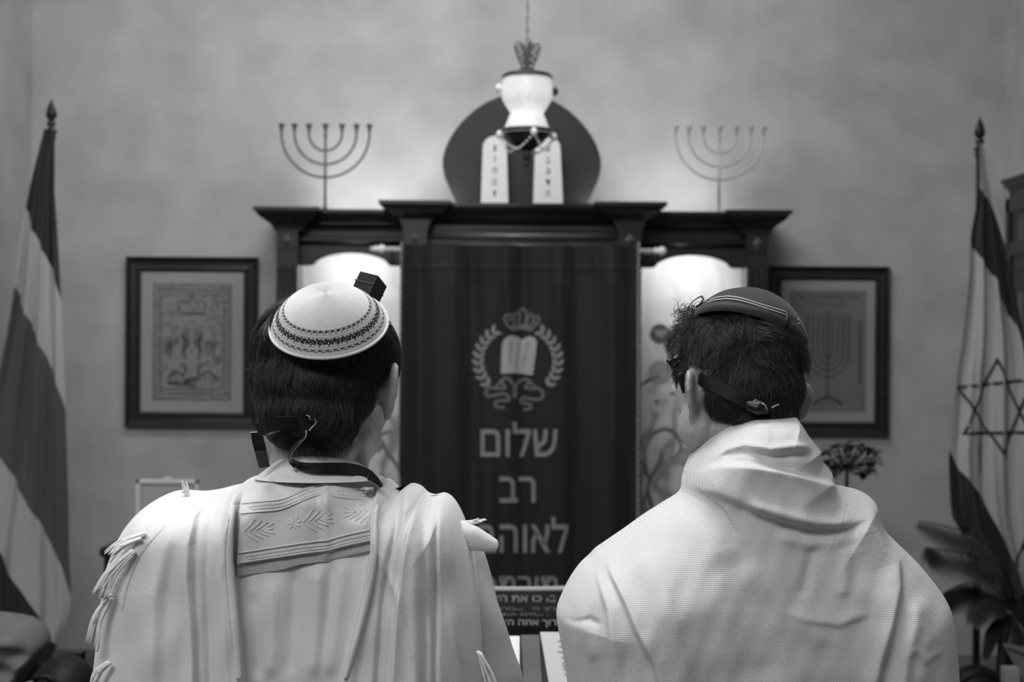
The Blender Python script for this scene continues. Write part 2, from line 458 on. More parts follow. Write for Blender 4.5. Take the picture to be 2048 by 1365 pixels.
# printed niche panels (flat print: paler top has the lamp glow put into its colour, sweeping branches)
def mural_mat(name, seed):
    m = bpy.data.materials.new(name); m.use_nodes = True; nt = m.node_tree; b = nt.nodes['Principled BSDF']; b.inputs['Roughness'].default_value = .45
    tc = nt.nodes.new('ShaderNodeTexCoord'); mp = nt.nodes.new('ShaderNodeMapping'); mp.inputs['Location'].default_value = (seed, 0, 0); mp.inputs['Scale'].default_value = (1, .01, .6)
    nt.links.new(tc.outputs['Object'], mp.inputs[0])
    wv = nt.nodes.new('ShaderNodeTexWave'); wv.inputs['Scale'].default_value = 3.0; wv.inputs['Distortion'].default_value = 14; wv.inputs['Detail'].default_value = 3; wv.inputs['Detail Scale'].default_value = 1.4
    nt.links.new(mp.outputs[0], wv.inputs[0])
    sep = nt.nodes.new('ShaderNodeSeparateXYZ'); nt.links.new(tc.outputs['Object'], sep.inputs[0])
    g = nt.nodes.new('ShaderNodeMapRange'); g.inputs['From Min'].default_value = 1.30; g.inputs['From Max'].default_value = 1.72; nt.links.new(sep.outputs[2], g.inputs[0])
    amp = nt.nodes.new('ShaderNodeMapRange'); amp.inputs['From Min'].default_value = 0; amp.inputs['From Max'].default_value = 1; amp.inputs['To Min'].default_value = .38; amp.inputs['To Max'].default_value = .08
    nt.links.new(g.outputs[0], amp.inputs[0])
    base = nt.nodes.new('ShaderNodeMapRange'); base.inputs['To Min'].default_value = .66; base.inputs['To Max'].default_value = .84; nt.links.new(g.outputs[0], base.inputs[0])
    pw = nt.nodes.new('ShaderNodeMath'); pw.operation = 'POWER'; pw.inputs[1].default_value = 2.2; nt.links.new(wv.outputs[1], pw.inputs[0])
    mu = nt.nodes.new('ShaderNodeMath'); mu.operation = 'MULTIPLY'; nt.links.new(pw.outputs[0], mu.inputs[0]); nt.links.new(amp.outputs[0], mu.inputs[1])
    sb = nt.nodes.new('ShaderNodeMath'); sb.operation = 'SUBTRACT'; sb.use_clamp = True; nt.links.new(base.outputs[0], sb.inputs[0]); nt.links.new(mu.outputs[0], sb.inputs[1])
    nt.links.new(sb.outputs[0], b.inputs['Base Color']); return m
YM = 5.76
M_disc_d = mat('print_dark_grey', .10, .5); M_disc_l = mat('print_pale', .62, .5); M_ink = mat('print_ink_grey', .28, .5); M_paper = mat('paper_white', .62, .6)
def flat_text(mb, txt, cx, cz, y, width, height=None, bold=.02):
    tw, th = text_size(txt, bold); s_ = width / tw; sz = (height / th) if height else s_
    vs, fs = text_geo(txt, 1.0, bold)
    mb.add([(cx + v[0] * s_, y, cz + v[1] * sz) for v in vs], fs)
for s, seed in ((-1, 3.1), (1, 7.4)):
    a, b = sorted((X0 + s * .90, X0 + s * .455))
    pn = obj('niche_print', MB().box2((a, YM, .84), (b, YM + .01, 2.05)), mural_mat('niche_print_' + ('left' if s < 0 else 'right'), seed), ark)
    discs = [(1320, 668, 20, 'הוד', 1), (1320, 745, 24, '', 2), (1322, 806, 21, 'יסוד', 0), (1374, 915, 20, 'מלכות', 2)] if s > 0 else [(640, 760, 20, 'חסד', 1), (700, 820, 20, 'גבורה', 0)]
    for (px, py, r, tx, dk) in discs:
        c = P(px, py, YM); R_ = r * S(YM)
        d_ = MB(); d_.lathe([(R_, 0), (R_, .0012), (0, .0012)], (c.x, YM, c.z), 28, 'y', False)
        d_.v = [(v[0], 2 * YM - v[1], v[2]) for v in d_.v]
        dd = obj('medallion', d_, (M_disc_l, M_disc_d, mat('print_mid', .36, .5))[dk], pn)
        if tx:
            t_ = MB(); flat_text(t_, tx, c.x, c.z, YM - .002, R_ * 1.25, R_ * .62, .03); obj('medallion_word', t_, M_disc_l if dk else M_ink, ark)
    # sweeping branches on the print
    sw = [[(745, 860), (762, 880), (775, 905), (790, 925), (800, 950)], [(738, 905), (750, 885), (765, 868), (785, 862)], [(755, 905), (768, 880)]] if s < 0 else \
         [[(1290, 900), (1305, 870), (1330, 858), (1352, 868), (1362, 895), (1350, 915)], [(1288, 1010), (1300, 960), (1318, 925), (1322, 900)], [(1300, 965), (1290, 935), (1284, 915)],
          [(1310, 1035), (1300, 1000), (1296, 975)], [(1283, 770), (1300, 758), (1322, 752)], [(1340, 790), (1352, 782), (1362, 765)]]
    for q in sw:
        br = MB(); pts = catmull([(P(x, y, YM).x, P(x, y, YM).z) for x, y in q], 5); n = len(pts)
        br.tube([(p[0], YM - .001, p[1]) for p in pts], [.002 + .007 * math.sin(PI * (i + .5) / n) for i in range(n)], 6, flat=.1)
        obj('printed_branch', br, mat('print_branch', .2, .5), pn)

# ---------------- dark rounded board behind the tablets
YD = 5.62
half = [(0, 186), (36, 192), (72, 207), (104, 230), (130, 258), (149, 290), (158, 322), (155, 352), (145, 378), (133, 404), (126, 420)]
c = catmull([(x, y) for x, y in half], 5)
poly = [(P(1043.5 + x, y, YD).x, P(1043.5, y, YD).z) for x, y in c] + [(P(1043.5 - x, y, YD).x, P(1043.5, y, YD).z) for x, y in c[::-1][:-1]]
poly = [(x, max(z, 2.172)) for x, z in poly]
dome = obj('arched_board', MB().prism(poly, YD - .012, YD + .012), mat('dark_satin_board', .018, .42, var=.2, aniso=(1, 1, 6), spec=.3), None, (X0, YD, 2.172), bevel=.003)
set_props(dome, 'dark onion shaped board standing on the ark behind the white tablets', 'board')

# ---------------- two white tablets with a column of letters
def tablet(x0t, x1t, x0b, x1b, ytop, letters, label, tilt=0):
    Y = 5.52; pts = []
    l, r = P(x0t, ytop, Y).x, P(x1t, ytop, Y).x; lb, rb = P(x0b, 402, Y).x, P(x1b, 402, Y).x; zt = P(990, ytop, Y).z; zb = 2.172
    R_ = (r - l) / 2
    pts = [(lb, zb), (rb, zb)]
    for k in range(15):
        a = PI * k / 14; pts.append(((l + r) / 2 + R_ * math.cos(a), zt - R_ + R_ * math.sin(a) ** .9))
    t = thing('stone_tablet', label, 'tablet', ((lb + rb) / 2, Y, zb), 'tablets on the ark')
    obj('slab', MB().prism(pts, Y - .012, Y + .012), mat('white_slab', .80, .5), t, bevel=.003)
    lm = MB(); n = len(letters)
    for i, ch in enumerate(letters):
        z = zt - R_ * .75 - (zt - R_ * .75 - zb - .02) * (i + .3) / n
        flat_text(lm, ch, (l + r + lb + rb) / 4 + (.0 if i else 0), z, Y - .0135, .016 if ch not in 'ויז' else .008, .024, .02)
        # a thin second stroke line beside each letter
    obj('lettering', lm, mat('black_lettering', .02, .5), t)
tablet(966, 1014, 962, 1017, 273, 'וזחטי', 'left white round topped tablet with black letters under the lamp')
tablet(1070, 1121, 1066, 1126, 273, 'אבגדה', 'right white round topped tablet with black letters under the lamp')

# ---------------- menorahs
def menorah(pxc, pybase, label, m, pys=0):
    Y = 5.60; s_ = S(Y); b = P(pxc, pybase, Y); zc = P(pxc + 2, 267 + pys, Y).z; x = b.x; z0 = b.z if False else 2.156
    t = thing('menorah', label, 'candelabrum', (x, Y, z0), 'menorahs on the ark')
    obj('stem', MB().tube([(x, Y, z0 + .004), (x, Y, zc + .012)], .0050, 10).lathe([(.0052, -.012), (.008, -.004), (.0052, .004)], (x, Y, zc - .004)), m, t)
    obj('foot', MB().lathe([(.030, 0), (.030, .004), (.012, .010), (.005, .022)], (x, Y, z0), 20), m, t)
    for R_, q in ((88, 88), (62, 62), (33, 35)):
        pts = [(x + R_ * s_ * math.cos(a), Y, zc - q * s_ * math.sin(a)) for a in np.linspace(0, PI, 33)]
        pts = [(pts[0][0], Y, zc + .014)] + pts + [(pts[-1][0], Y, zc + .014)]
        obj('arm', MB().tube(pts, .0047, 8), m, t)
    for q in (-88, -62, -33, 0, 33, 62, 88):
        obj('cup', MB().lathe([(.0045, -.006), (.0060, .006), (.0105, .020), (.0140, .026), (.0140, .0285), (.009, .0285), (.0085, .024), (0, .02)], (x + q * s_, Y, zc + .008), 16), m, t)
menorah(650, 415, 'dark thin seven branched menorah on the left wing of the ark', mat('menorah_dark', .10, .45, metal=.3))
menorah(1438, 420, 'pale thin seven branched menorah on the right wing of the ark', mat('menorah_pale_lit', .50, .45, metal=.3), 5)  # paler metal tone stands in for the hazy light on this one

# ---------------- hanging lamp
YL = 4.6
lamp = thing('hanging_lamp', 'lit frosted glass lamp on a chain with a filigree crown above the tablets', 'lamp', (P(1054, 100, YL).x, YL, WH))
lx = P(1054, 200, YL).x; sl = S(YL)
def lz(py): return P(1054, py, YL).z
gl = bpy.data.materials.new('frosted_glass'); gl.use_nodes = True; nt = gl.node_tree; nt.nodes.clear()
out = nt.nodes.new('ShaderNodeOutputMaterial'); mx = nt.nodes.new('ShaderNodeMixShader'); tr = nt.nodes.new('ShaderNodeBsdfTransparent'); mx2 = nt.nodes.new('ShaderNodeMixShader')
tl = nt.nodes.new('ShaderNodeBsdfTranslucent'); df = nt.nodes.new('ShaderNodeBsdfPrincipled'); df.inputs['Base Color'].default_value = (.8, .8, .8, 1); df.inputs['Roughness'].default_value = .25
df.inputs['Emission Color'].default_value = (1, 1, 1, 1)
nz = nt.nodes.new('ShaderNodeTexNoise'); nz.inputs['Scale'].default_value = 30; mr = nt.nodes.new('ShaderNodeMapRange'); mr.inputs['From Min'].default_value = .3; mr.inputs['From Max'].default_value = .7; mr.inputs['To Min'].default_value = .05; mr.inputs['To Max'].default_value = .55
nt.links.new(nz.outputs[0], mr.inputs[0]); nt.links.new(mr.outputs[0], df.inputs['Emission Strength'])
tl.inputs[0].default_value = (.9, .9, .9, 1)
mx2.inputs[0].default_value = .5; nt.links.new(df.outputs[0], mx2.inputs[1]); nt.links.new(tl.outputs[0], mx2.inputs[2])
mx.inputs[0].default_value = .88; nt.links.new(tr.outputs[0], mx.inputs[1]); nt.links.new(mx2.outputs[0], mx.inputs[2]); nt.links.new(mx.outputs[0], out.inputs[0])
gp = [(46, 153), (50, 165), (51, 185), (49, 200), (42, 212), (36, 222), (33, 228), (36, 234), (40, 245), (45, 257), (50, 268)]
gprof = [(r * sl, lz(y)) for r, y in [tuple(q) for q in catmull(gp, 4)]]
obj('glass_shade', MB().lathe(gprof[::-1] + [(r - .003, z) for r, z in gprof], (lx, YL, 0), 40), gl, lamp)
obj('bulb', MB().lathe([(0, lz(262)), (9 * sl, lz(256)), (16 * sl, lz(240)), (17 * sl, lz(222)), (12 * sl, lz(200)), (8 * sl, lz(188)), (8 * sl, lz(170)), (0, lz(168))], (lx, YL, 0), 20), mat('glowing_bulb', .8, .5, emit=2.5), lamp)
M_lampm = mat('lamp_metal', .05, .35, metal=.7); M_fil = mat('filigree_metal', .16, .4, metal=.5)
obj('cap', MB().lathe([(14 * sl, lz(140)), (20 * sl, lz(146)), (44 * sl, lz(148)), (50 * sl, lz(152)), (51 * sl, lz(158)), (47 * sl, lz(157)), (45 * sl, lz(152)), (0, lz(151))], (lx, YL, 0), 40), M_lampm, lamp)
obj('bowl', MB().lathe([(0, lz(304)), (14 * sl, lz(300)), (28 * sl, lz(290)), (42 * sl, lz(275)), (50 * sl, lz(266)), (52 * sl, lz(262)), (50 * sl, lz(259)), (47 * sl, lz(262)), (0, lz(275))], (lx, YL, 0), 40), M_lampm, lamp)
obj('finial', MB().lathe([(0, lz(334)), (4 * sl, lz(333)), (8 * sl, lz(329)), (4 * sl, lz(325)), (4 * sl, lz(322)), (9 * sl, lz(317)), (9 * sl, lz(312)), (4 * sl, lz(308)), (8 * sl, lz(303)), (0, lz(300))], (lx, YL, 0), 24), M_lampm, lamp)
kn = mat('crystal_knob', .85, .15, spec=1)
for k in range(4):
    a = k * PI / 2 + .25
    for rr, py in ((58, 180), (56, 272)):
        if k == 3 and py < 200: continue
        obj('knob', MB().ell((lx + rr * sl * math.cos(a), YL + rr * sl * math.sin(a), lz(py)), (7 * sl, 7 * sl, 9 * sl), 10, m=8).tube([(lx + 46 * sl * math.cos(a), YL + 46 * sl * math.sin(a), lz(py)), (lx + rr * sl * math.cos(a), YL + rr * sl * math.sin(a), lz(py))], 2.5 * sl), kn if (k == 2 or py > 200) else M_lampm, lamp)
    b_ = a + PI / 2; ch = []
    for q in range(13):
        t = q / 12; aa = a + t * PI / 2; r_ = 54 * sl * (1 - .28 * math.sin(PI * t)); ch.append((lx + r_ * math.cos(aa), YL + r_ * math.sin(aa), lz(276 + 26 * math.sin(PI * t))))
    bd = MB()
    for p in ch: bd.ell(p, (.0042, .0042, .0042), 8, m=5)
    obj('bead_swag', bd, kn, lamp)
# filigree crown: heart shaped openwork leaves standing round the top
for k in range(4):
    a = k * PI / 2 + .35; fm = MB(); ca, sa = math.cos(a), math.sin(a)
    def fp(u, py): return (lx + u * sl * ca, YL + u * sl * sa, lz(py))
    outl = catmull([(7, 145), (16, 125), (24, 104), (27, 94), (22, 86), (13, 88), (6, 98), (2, 112)], 6)
    fm.tube([fp(u, y) for u, y in outl], 1.7 * sl, 6)
    for (cu, cy, r_) in ((19, 98, 5), (12, 104, 5), (17, 111, 4.5), (9, 117, 4.5), (13, 124, 4), (8, 132, 4), (22, 106, 3), (15, 92, 3), (24, 98, 3), (7, 108, 3), (16, 120, 3), (6, 125, 3), (12, 139, 3), (20, 114, 2.5)):
        fm.tube([fp(cu + r_ * math.cos(q), cy + r_ * math.sin(q)) for q in np.linspace(0, 2 * PI, 11)], 1.4 * sl, 5)
    obj('filigree_leaf', fm, M_fil, lamp)
chn = MB(); z = lz(143); i = 0
while z < WH - .01:
    h = .022; cpts = []
    for q in range(13):
        a = 2 * PI * q / 12; dx, dz = .0048 * math.cos(a), h / 2 * math.sin(a)
        cpts.append((lx + (dx if i % 2 else 0), YL + (0 if i % 2 else dx), z + h / 2 + dz))
    chn.tube(cpts, .0016, 5, caps=False); z += h - .0045; i += 1
obj('chain', chn, M_fil, lamp)
obj('ceiling_rose', MB().lathe([(.045, WH - .001), (.045, WH - .006), (.02, WH - .02), (0, WH - .022)], (lx, YL, 0), 24), M_lampm, lamp)

# ---------------- curtain on its rod
YK = 5.30
cur = thing('ark_curtain', 'dark velvet ark curtain with an embroidered crown, wreath and Hebrew words', 'curtain', (P(1040, 700, YK).x, YK, .70))
xl, xr = P(806, 490, YK).x, P(1277, 490, YK).x; zt, zb = 2.008, .70
def curt_y(x, z):
    x = np.asarray(x, float); z = np.asarray(z, float); u = (x - xl) / (xr - xl); k = np.clip((zt - z) / .4, 0, 1)
    y = YK + .034 * np.sin(u * 27 + .6 * np.sin(z * 3)) * (1.0 - .35 * k) * (1 - .55 * np.exp(-((u - .52) / .26) ** 2) * k)
    y = y + .014 * np.sin(u * 57 + 1.3 + z * 1.5) * (1 - .6 * k) + .012 * np.sin(u * 9 + 2.0 * z + 1)
    y = y + .0045 * np.sin(u * 120 + 8 * z) * np.exp(-(zt - z) / .12)
    y = YK + (y - YK) * (.45 + .55 * np.clip((zt - z) / .15, 0, 1))
    y = y - .004 * np.exp(-((z - (zt - .085)) / .005) ** 2)
    return y
def curt_pt(px, py, off=.002):
    Y = YK
    for _ in range(5):
        p = P(px, py, Y); Y = float(curt_y(p.x, p.z))
    return Vector((p.x, Y - off, p.z))
R_, C_ = 170, 300
U, Z = np.meshgrid(np.linspace(xl, xr, C_), np.linspace(zt, zb, R_))
lean = (zt - Z) * .010
XX = U - lean * ((xr - U) / (xr - xl))
V = np.stack([XX, curt_y(XX, Z), Z], 2); V2 = V.copy(); V2[..., 1] += .004
me = npmesh('velvet', np.r_[V.reshape(-1, 3), V2.reshape(-1, 3)], np.r_[gridfaces(R_, C_), gridfaces(R_, C_, R_ * C_, True)])
M_velvet = mat('dark_velvet', .0058, .75, var=.12, vscale=30, sheen=.10, bump=.0004, bscale=600)
link('cloth', me, M_velvet, cur)
M_thread = mat('pale_embroidery', .24, .7, var=.25, vscale=400, bump=.0005, bscale=800)
for s, px0 in ((-1, 803), (1, 1277)):
    pts = []
    for k in range(260):
        py = 486 + 720 * k / 259; px = px0 - (py - 486) * (.010 if s < 0 else .003); Y = YK
        p = P(px, py, YK - .004); pts.append((p.x + .0016 * math.sin(k * 1.3), YK - .006 + .0016 * math.cos(k * 1.3) + .004 * math.sin(k * .05), p.z))
    obj('edge_cord', MB().tube(pts, .0042, 6), mat('pale_cord', .28, .6), cur)
def on_curtain(mb, vs2, fs, off=.003):
    mb.add([curt_pt(x, y, off) for x, y in vs2], fs)
def words(txt, cx, cy, wpx, hpx, bold=.035):
    tw, th = text_size(txt, bold); vs, fs = text_geo(txt, 1.0, bold)
    m_ = MB(); on_curtain(m_, [(cx + v[0] * wpx / tw, cy - v[1] * hpx / th) for v in vs], fs, .004); return m_
obj('embroidered_word', words('שלום', 1038, 879, 154, 70), M_thread, cur)
obj('embroidered_word', words('רב', 1035, 980, 72, 52), M_thread, cur)
obj('embroidered_word', words('לאוהבי', 1040, 1070, 194, 72), M_thread, cur)
obj('embroidered_word', words('תורתך', 1040, 1178, 150, 50), M_thread, cur)
def E(x, y): return (880 + x / 5.056, 580 + y / 5.056)
def strip(mb, pts, wpx, off=.0035):
    pts = np.array(pts); n = len(pts)
    w_ = wpx if hasattr(wpx, '__len__') else [wpx] * n; vs = []
    for i in range(n):
        t = pts[min(i + 1, n - 1)] - pts[max(i - 1, 0)]; t = t / (np.hypot(*t) + 1e-9); nn = np.array([-t[1], t[0]]) * w_[i] / 2
        vs += [pts[i] + nn, pts[i] - nn]
    on_curtain(mb, vs, [(2 * i, 2 * i + 1, 2 * i + 3, 2 * i + 2) for i in range(n - 1)], off)
for s, cx0 in ((-1, 1036), (1, 1036)):
    em = MB()
    for k in range(9):
        a = math.radians(48 + k * 11.5); r_ = 79
        cx, cy = cx0 + s * r_ * math.sin(a), 722 + r_ * math.cos(a) * .92
        ta = math.atan2(-math.sin(a) * .92, s * math.cos(a))
        for sp in (-.72, .72):
            L = 18; d = ta + sp * s; x1, y1 = cx + L * math.cos(d), cy + L * math.sin(d)
            t_ = np.linspace(0, 1, 7); strip(em, [(cx + (x1 - cx) * q, cy + (y1 - cy) * q) for q in t_], [1.5 + 7.0 * math.sin(PI * min(1, q * .95 + .05)) for q in t_], .004)
    obj('embroidered_wreath', em, M_thread, cur)
em = MB()
lb_ = [E(*q) for q in ((740, 960), (700, 905), (650, 895), (625, 930), (660, 990), (600, 1000), (500, 990), (465, 1030), (480, 1075), (560, 1065), (640, 1050), (690, 1080), (690, 1120), (620, 1120), (560, 1140), (565, 1180), (620, 1190), (655, 1190))]
rb_ = [E(*q) for q in ((770, 960), (820, 915), (870, 905), (900, 940), (860, 985), (920, 1000), (1000, 1000), (1040, 1045), (1025, 1100), (950, 1110), (860, 1090), (820, 1110), (830, 1145), (890, 1150), (925, 1175), (900, 1205), (840, 1210))]
strip(em, catmull(lb_, 5), 6); strip(em, catmull(rb_, 5), 6)
strip(em, catmull([E(755, 950), E(758, 1000), E(755, 1050), E(752, 1095)], 4), 9)
strip(em, catmull([E(560, 985), E(600, 950), E(610, 910)], 4), 5); strip(em, catmull([E(970, 985), E(925, 950), E(915, 910)], 4), 5)
obj('embroidered_bow', em, mat('darker_embroidery', .13, .7, var=.3, vscale=400), cur)
em = MB()
strip(em, catmull([E(715, 395), E(760, 385), E(825, 378), (880 + 890 / 5.056, 580 + 385 / 5.056), E(935, 405)], 4), 11)
for q in (((720, 400), (665, 330), (650, 285), (690, 250), (740, 270), (745, 340)), ((760, 375), (740, 300), (770, 235), (810, 260), (800, 340)), ((805, 370), (800, 250), (835, 190), (875, 250), (860, 370)),
          ((870, 375), (890, 290), (920, 250), (950, 290), (910, 370)), ((930, 400), (985, 340), (1005, 290), (970, 270), (930, 300))):
    strip(em, catmull([E(*p) for p in q], 5), 4.5)
for x, y in ((835, 195), (650, 290), (1000, 300), (760, 240), (920, 245), (700, 300), (785, 310), (880, 300), (960, 330)):
    strip(em, [E(x - 15, y), E(x + 15, y)], 5.5, .0045)
obj('embroidered_crown', em, MATS['darker_embroidery'], cur)
em = MB(); top = [E(*q) for q in ((625, 560), (640, 515), (680, 475), (740, 462), (790, 480), (825, 505), (860, 485), (915, 472), (960, 490), (980, 530))]
bot = [E(*q) for q in ((615, 850), (650, 848), (690, 845), (730, 843), (770, 842), (805, 845), (840, 850), (880, 857), (915, 862), (940, 860))]
tc_, bc_ = catmull(top, 3), catmull(bot, 3); rows = 10
vs = [tuple(tc_[j] + (bc_[j] - tc_[j]) * i / (rows - 1)) for i in range(rows) for j in range(len(tc_))]
on_curtain(em, vs, [tuple(int(q) for q in f) for f in gridfaces(rows, len(tc_))], .004)
tb = obj('embroidered_tablets', em, mat('white_applique', .36, .7, var=.1, vscale=300), cur)
em = MB()
for i in range(6):
    tx = 'אבגדהו'[i]
    for cx, cy in ((885 - i * 9, 550 + i * 46), (712 - i, 545 + i * 42)):
        x, y = E(cx, cy); vs, fs = text_geo(tx, 1.0, .03); on_curtain(em, [(x + v[0] * 10, y - v[1] * 9) for v in vs], fs, .006)
strip(em, [E(800, 520), E(795, 600), E(780, 700), E(770, 800)], 1.6, .006)
obj('tablet_letters', em, mat('dark_thread', .06, .7), tb)
# rod
rod = thing('curtain_rod', 'pale metal rod with knob ends carrying the ark curtain', 'rod', (X0, YK + .046, P(1040, 499, YK).z))
zr = P(1040, 499, YK).z; yr = YK + .046
obj('pole', MB().tube([(P(760, 0, yr).x, yr, zr), (P(1316, 0, yr).x, yr, zr)], .0095, 14), mat('pale_metal', .75, .3, metal=.2), rod)
for s, px in ((-1, 757), (1, 1317)):
    x = P(px, 499, yr).x
    f_ = MB(); pr = [(0, -.030), (.010, -.028), (.017, -.018), (.018, -.008), (.012, 0), (.009, .004), (.014, .008), (.014, .013), (.009, .016), (.009, .03)]
    f_.lathe([(r, h * -s * -1 if s < 0 else -h) for r, h in pr], (x, yr, zr), 14, 'x'); obj('finial', f_, kn, rod)
    obj('bracket', MB().box2((x - s * .03 - .004, yr, zr - .006), (x - s * .03 + .004, 5.55, zr + .006)), MATS['pale_metal'], rod)

# ---------------- framed prints
def frame(px0, px1, py0, py1, fw, label, kind_):
    Y = 5.87; a, b = P(px0, py1, Y), P(px1, py0, Y); cx = (P(px0, 682, Y).x + P(px1, 682, Y).x) / 2
    zc_ = (P((px0 + px1) / 2, py0, Y).z + P((px0 + px1) / 2, py1, Y).z) / 2; W = (px1 - px0) * S(Y); H = (py1 - py0) * S(Y); F = fw * S(Y)
    t = thing('picture_frame', label, 'picture', (cx, WY1, zc_ - H / 2), 'framed prints beside the ark')
    # four mitred sides with a stepped, hollow profile
    prof = [(0, 0), (0, -.030), (.06, -.034), (.12, -.032), (.35, -.018), (.60, -.016), (.80, -.020), (.88, -.016), (1.0, -.014), (1.0, 0)]
    cs = [(-1, -1), (1, -1), (1, 1), (-1, 1)]
    for k in range(4):
        c0, c1 = cs[k], cs[(k + 1) % 4]; vs = []
        for o_, y in prof:
            for c_ in (c0, c1): vs.append((cx + c_[0] * (W / 2 - o_ * F), WY1 - .001 + y, zc_ + c_[1] * (H / 2 - o_ * F)))
        obj('frame_side', MB().add(vs, [(2 * i, 2 * i + 1, 2 * i + 3, 2 * i + 2) for i in range(len(prof) - 1)]), mat('frame_wood', .022, .3, var=.3, vscale=20, coat=.3), t)
    wi, hi = W / 2 - F, H / 2 - F
    obj('mat_board', MB().box2((cx - wi - .004, WY1 - .012, zc_ - hi - .004), (cx + wi + .004, WY1 - .006, zc_ + hi + .004)), mat('mat_board_grey', .34, .7), t)
    return t, cx, zc_, wi, hi
t, cx, zc_, wi, hi = frame(250, 515, 514, 855, 30, 'dark framed ornamental papercut print on the wall left of the ark', 0)
iw, ih = wi * .77, hi * .84; y = WY1 - .0125
M_pr = mat('print_grey', .25, .7, var=.35, vscale=55); M_prd = mat('print_dark', .085, .7)
pp = obj('print', MB().box2((cx - iw, y - .0008, zc_ - ih), (cx + iw, y, zc_ + ih)), M_pr, t)
og = MB(); y2 = y - .0016
def ribbon(mb, pts, w_, y):
    pts = np.array(pts, float); n = len(pts); vs = []
    for i in range(n):
        tt = pts[min(i + 1, n - 1)] - pts[max(i - 1, 0)]; tt = tt / (np.hypot(*tt) + 1e-9); nn = np.array([-tt[1], tt[0]]) * w_ / 2
        a_, b_ = pts[i] + nn, pts[i] - nn; vs += [(a_[0], y, a_[1]), (b_[0], y, b_[1])]
    mb.add(vs, [(2 * i, 2 * i + 1, 2 * i + 3, 2 * i + 2) for i in range(n - 1)])
def L(u, v): return (cx + u * iw, zc_ + v * ih)
for q in (.97, .80):
    ribbon(og, [L(-q, -q), L(q, -q), L(q, q), L(-q, q), L(-q, -q)], .006, y2)
for k in range(26):
    u = -.86 + 1.72 * k / 25
    for v in (-.885, .885): ribbon(og, [L(u, v - .035), L(u + .04, v + .035)], .004, y2)
    for v in (-.885, .885): ribbon(og, [L(v - .035, u), L(v + .035, u + .03)], .004, y2)
for s in (-1, 1):  # crown, pillars, two menorahs, lions, tablets, arches
    ribbon(og, catmull([L(s * .30, .52), L(s * .34, .62), L(s * .24, .70), L(s * .12, .66), L(0, .78)], 5), .006, y2)
    ribbon(og, [L(s * .22, .18), L(s * .22, -.18)], .008, y2); ribbon(og, [L(s * .08, .22), L(s * .08, -.10)], .005, y2); ribbon(og, [L(s * .15, .22), L(s * .15, -.10)], .005, y2)
    for r_ in (.06, .11, .16): ribbon(og, [L(s * .55 + r_ * math.cos(a), .02 - .7 * r_ * math.sin(a)) for a in np.linspace(0, PI, 9)], .004, y2)
    ribbon(og, [L(s * .55, .04), L(s * .55, -.30)], .006, y2)
    ribbon(og, catmull([L(s * .62, -.62), L(s * .40, -.50), L(s * .22, -.58), L(s * .16, -.44), L(s * .30, -.36)], 5), .010, y2)
    ribbon(og, catmull([L(s * .16, -.30), L(s * .19, -.16), L(s * .14, .02), L(s * .28, .10)], 5), .009, y2)
    for k in range(16):
        u, v = s * (.35 + .40 * random.random()), -.75 + 1.5 * random.random(); rr = .04 + .05 * random.random()
        ribbon(og, [L(u + rr * math.cos(a), v + .6 * rr * math.sin(a)) for a in np.linspace(0, 5.2, 9)], .0035, y2)
ribbon(og, [L(-.30, .48), L(.30, .48)], .010, y2); ribbon(og, [L(-.2, -.66), L(.2, -.62)], .022, y2); ribbon(og, [L(-.62, -.70), L(.1, -.74)], .014, y2)
flat_text(og, 'שמע ישראל', cx - iw * .35, zc_ - ih * .68, y2, iw * .6, ih * .07, .02)
obj('ornament', og, M_prd, t)
t, cx, zc_, wi, hi = frame(1536, 1779, 533, 873, 28, 'dark framed menorah lettering print on the wall right of the ark', 1)
iw, ih = wi * .82, hi * .86; y = WY1 - .0125; y2 = y - .0016
obj('print', MB().box2((cx - iw, y - .0008, zc_ - ih), (cx + iw, y, zc_ + ih)), mat('print_grey_dark', .18, .7, var=.2, vscale=10), t)
og = MB()
flat_text(og, 'למנצח בנגינות מזמור שיר', cx, zc_ + ih * .90, y2, iw * 1.7, ih * .07); flat_text(og, 'אלהים יחננו ויברכנו', cx, zc_ + ih * .78, y2, iw * .9, ih * .05)
obj('printed_heading', og, mat('print_ink_soft', .07, .7), t); og = MB()
for q, r_ in ((.12, .12), (.26, .26), (.40, .40), (.54, .54)):
    for s in (-1, 1):
        path = [L(s * q, .60), L(s * q, -.02)] + [L(s * r_ * math.cos(a), -.02 - .75 * r_ * math.sin(a)) for a in np.linspace(0.1, PI / 2, 10)]
        pts = resample(path, 40)
        for i in range(0, 39): ribbon(og, [pts[i], pts[i] * .35 + pts[i + 1] * .65], .009, y2)
pts = resample([L(0, .66), L(0, -.75)], 44)
for i in range(43): ribbon(og, [pts[i], pts[i] * .3 + pts[i + 1] * .7], .012, y2)
og2 = og; og = MB()
pts = resample([L(.84, .50), L(.84, -.55)], 22)
for i in range(21): ribbon(og, [pts[i], pts[i] * .3 + pts[i + 1] * .7], .014, y2)
obj('printed_column', og, mat('print_ink_soft', .07, .7), t); og = og2
ribbon(og, catmull([L(-.4, -.88), L(-.2, -.80), L(0, -.76), L(.2, -.80), L(.4, -.88)], 5), .014, y2)
obj('printed_menorah', og, mat('print_ink_soft', .07, .7), t)
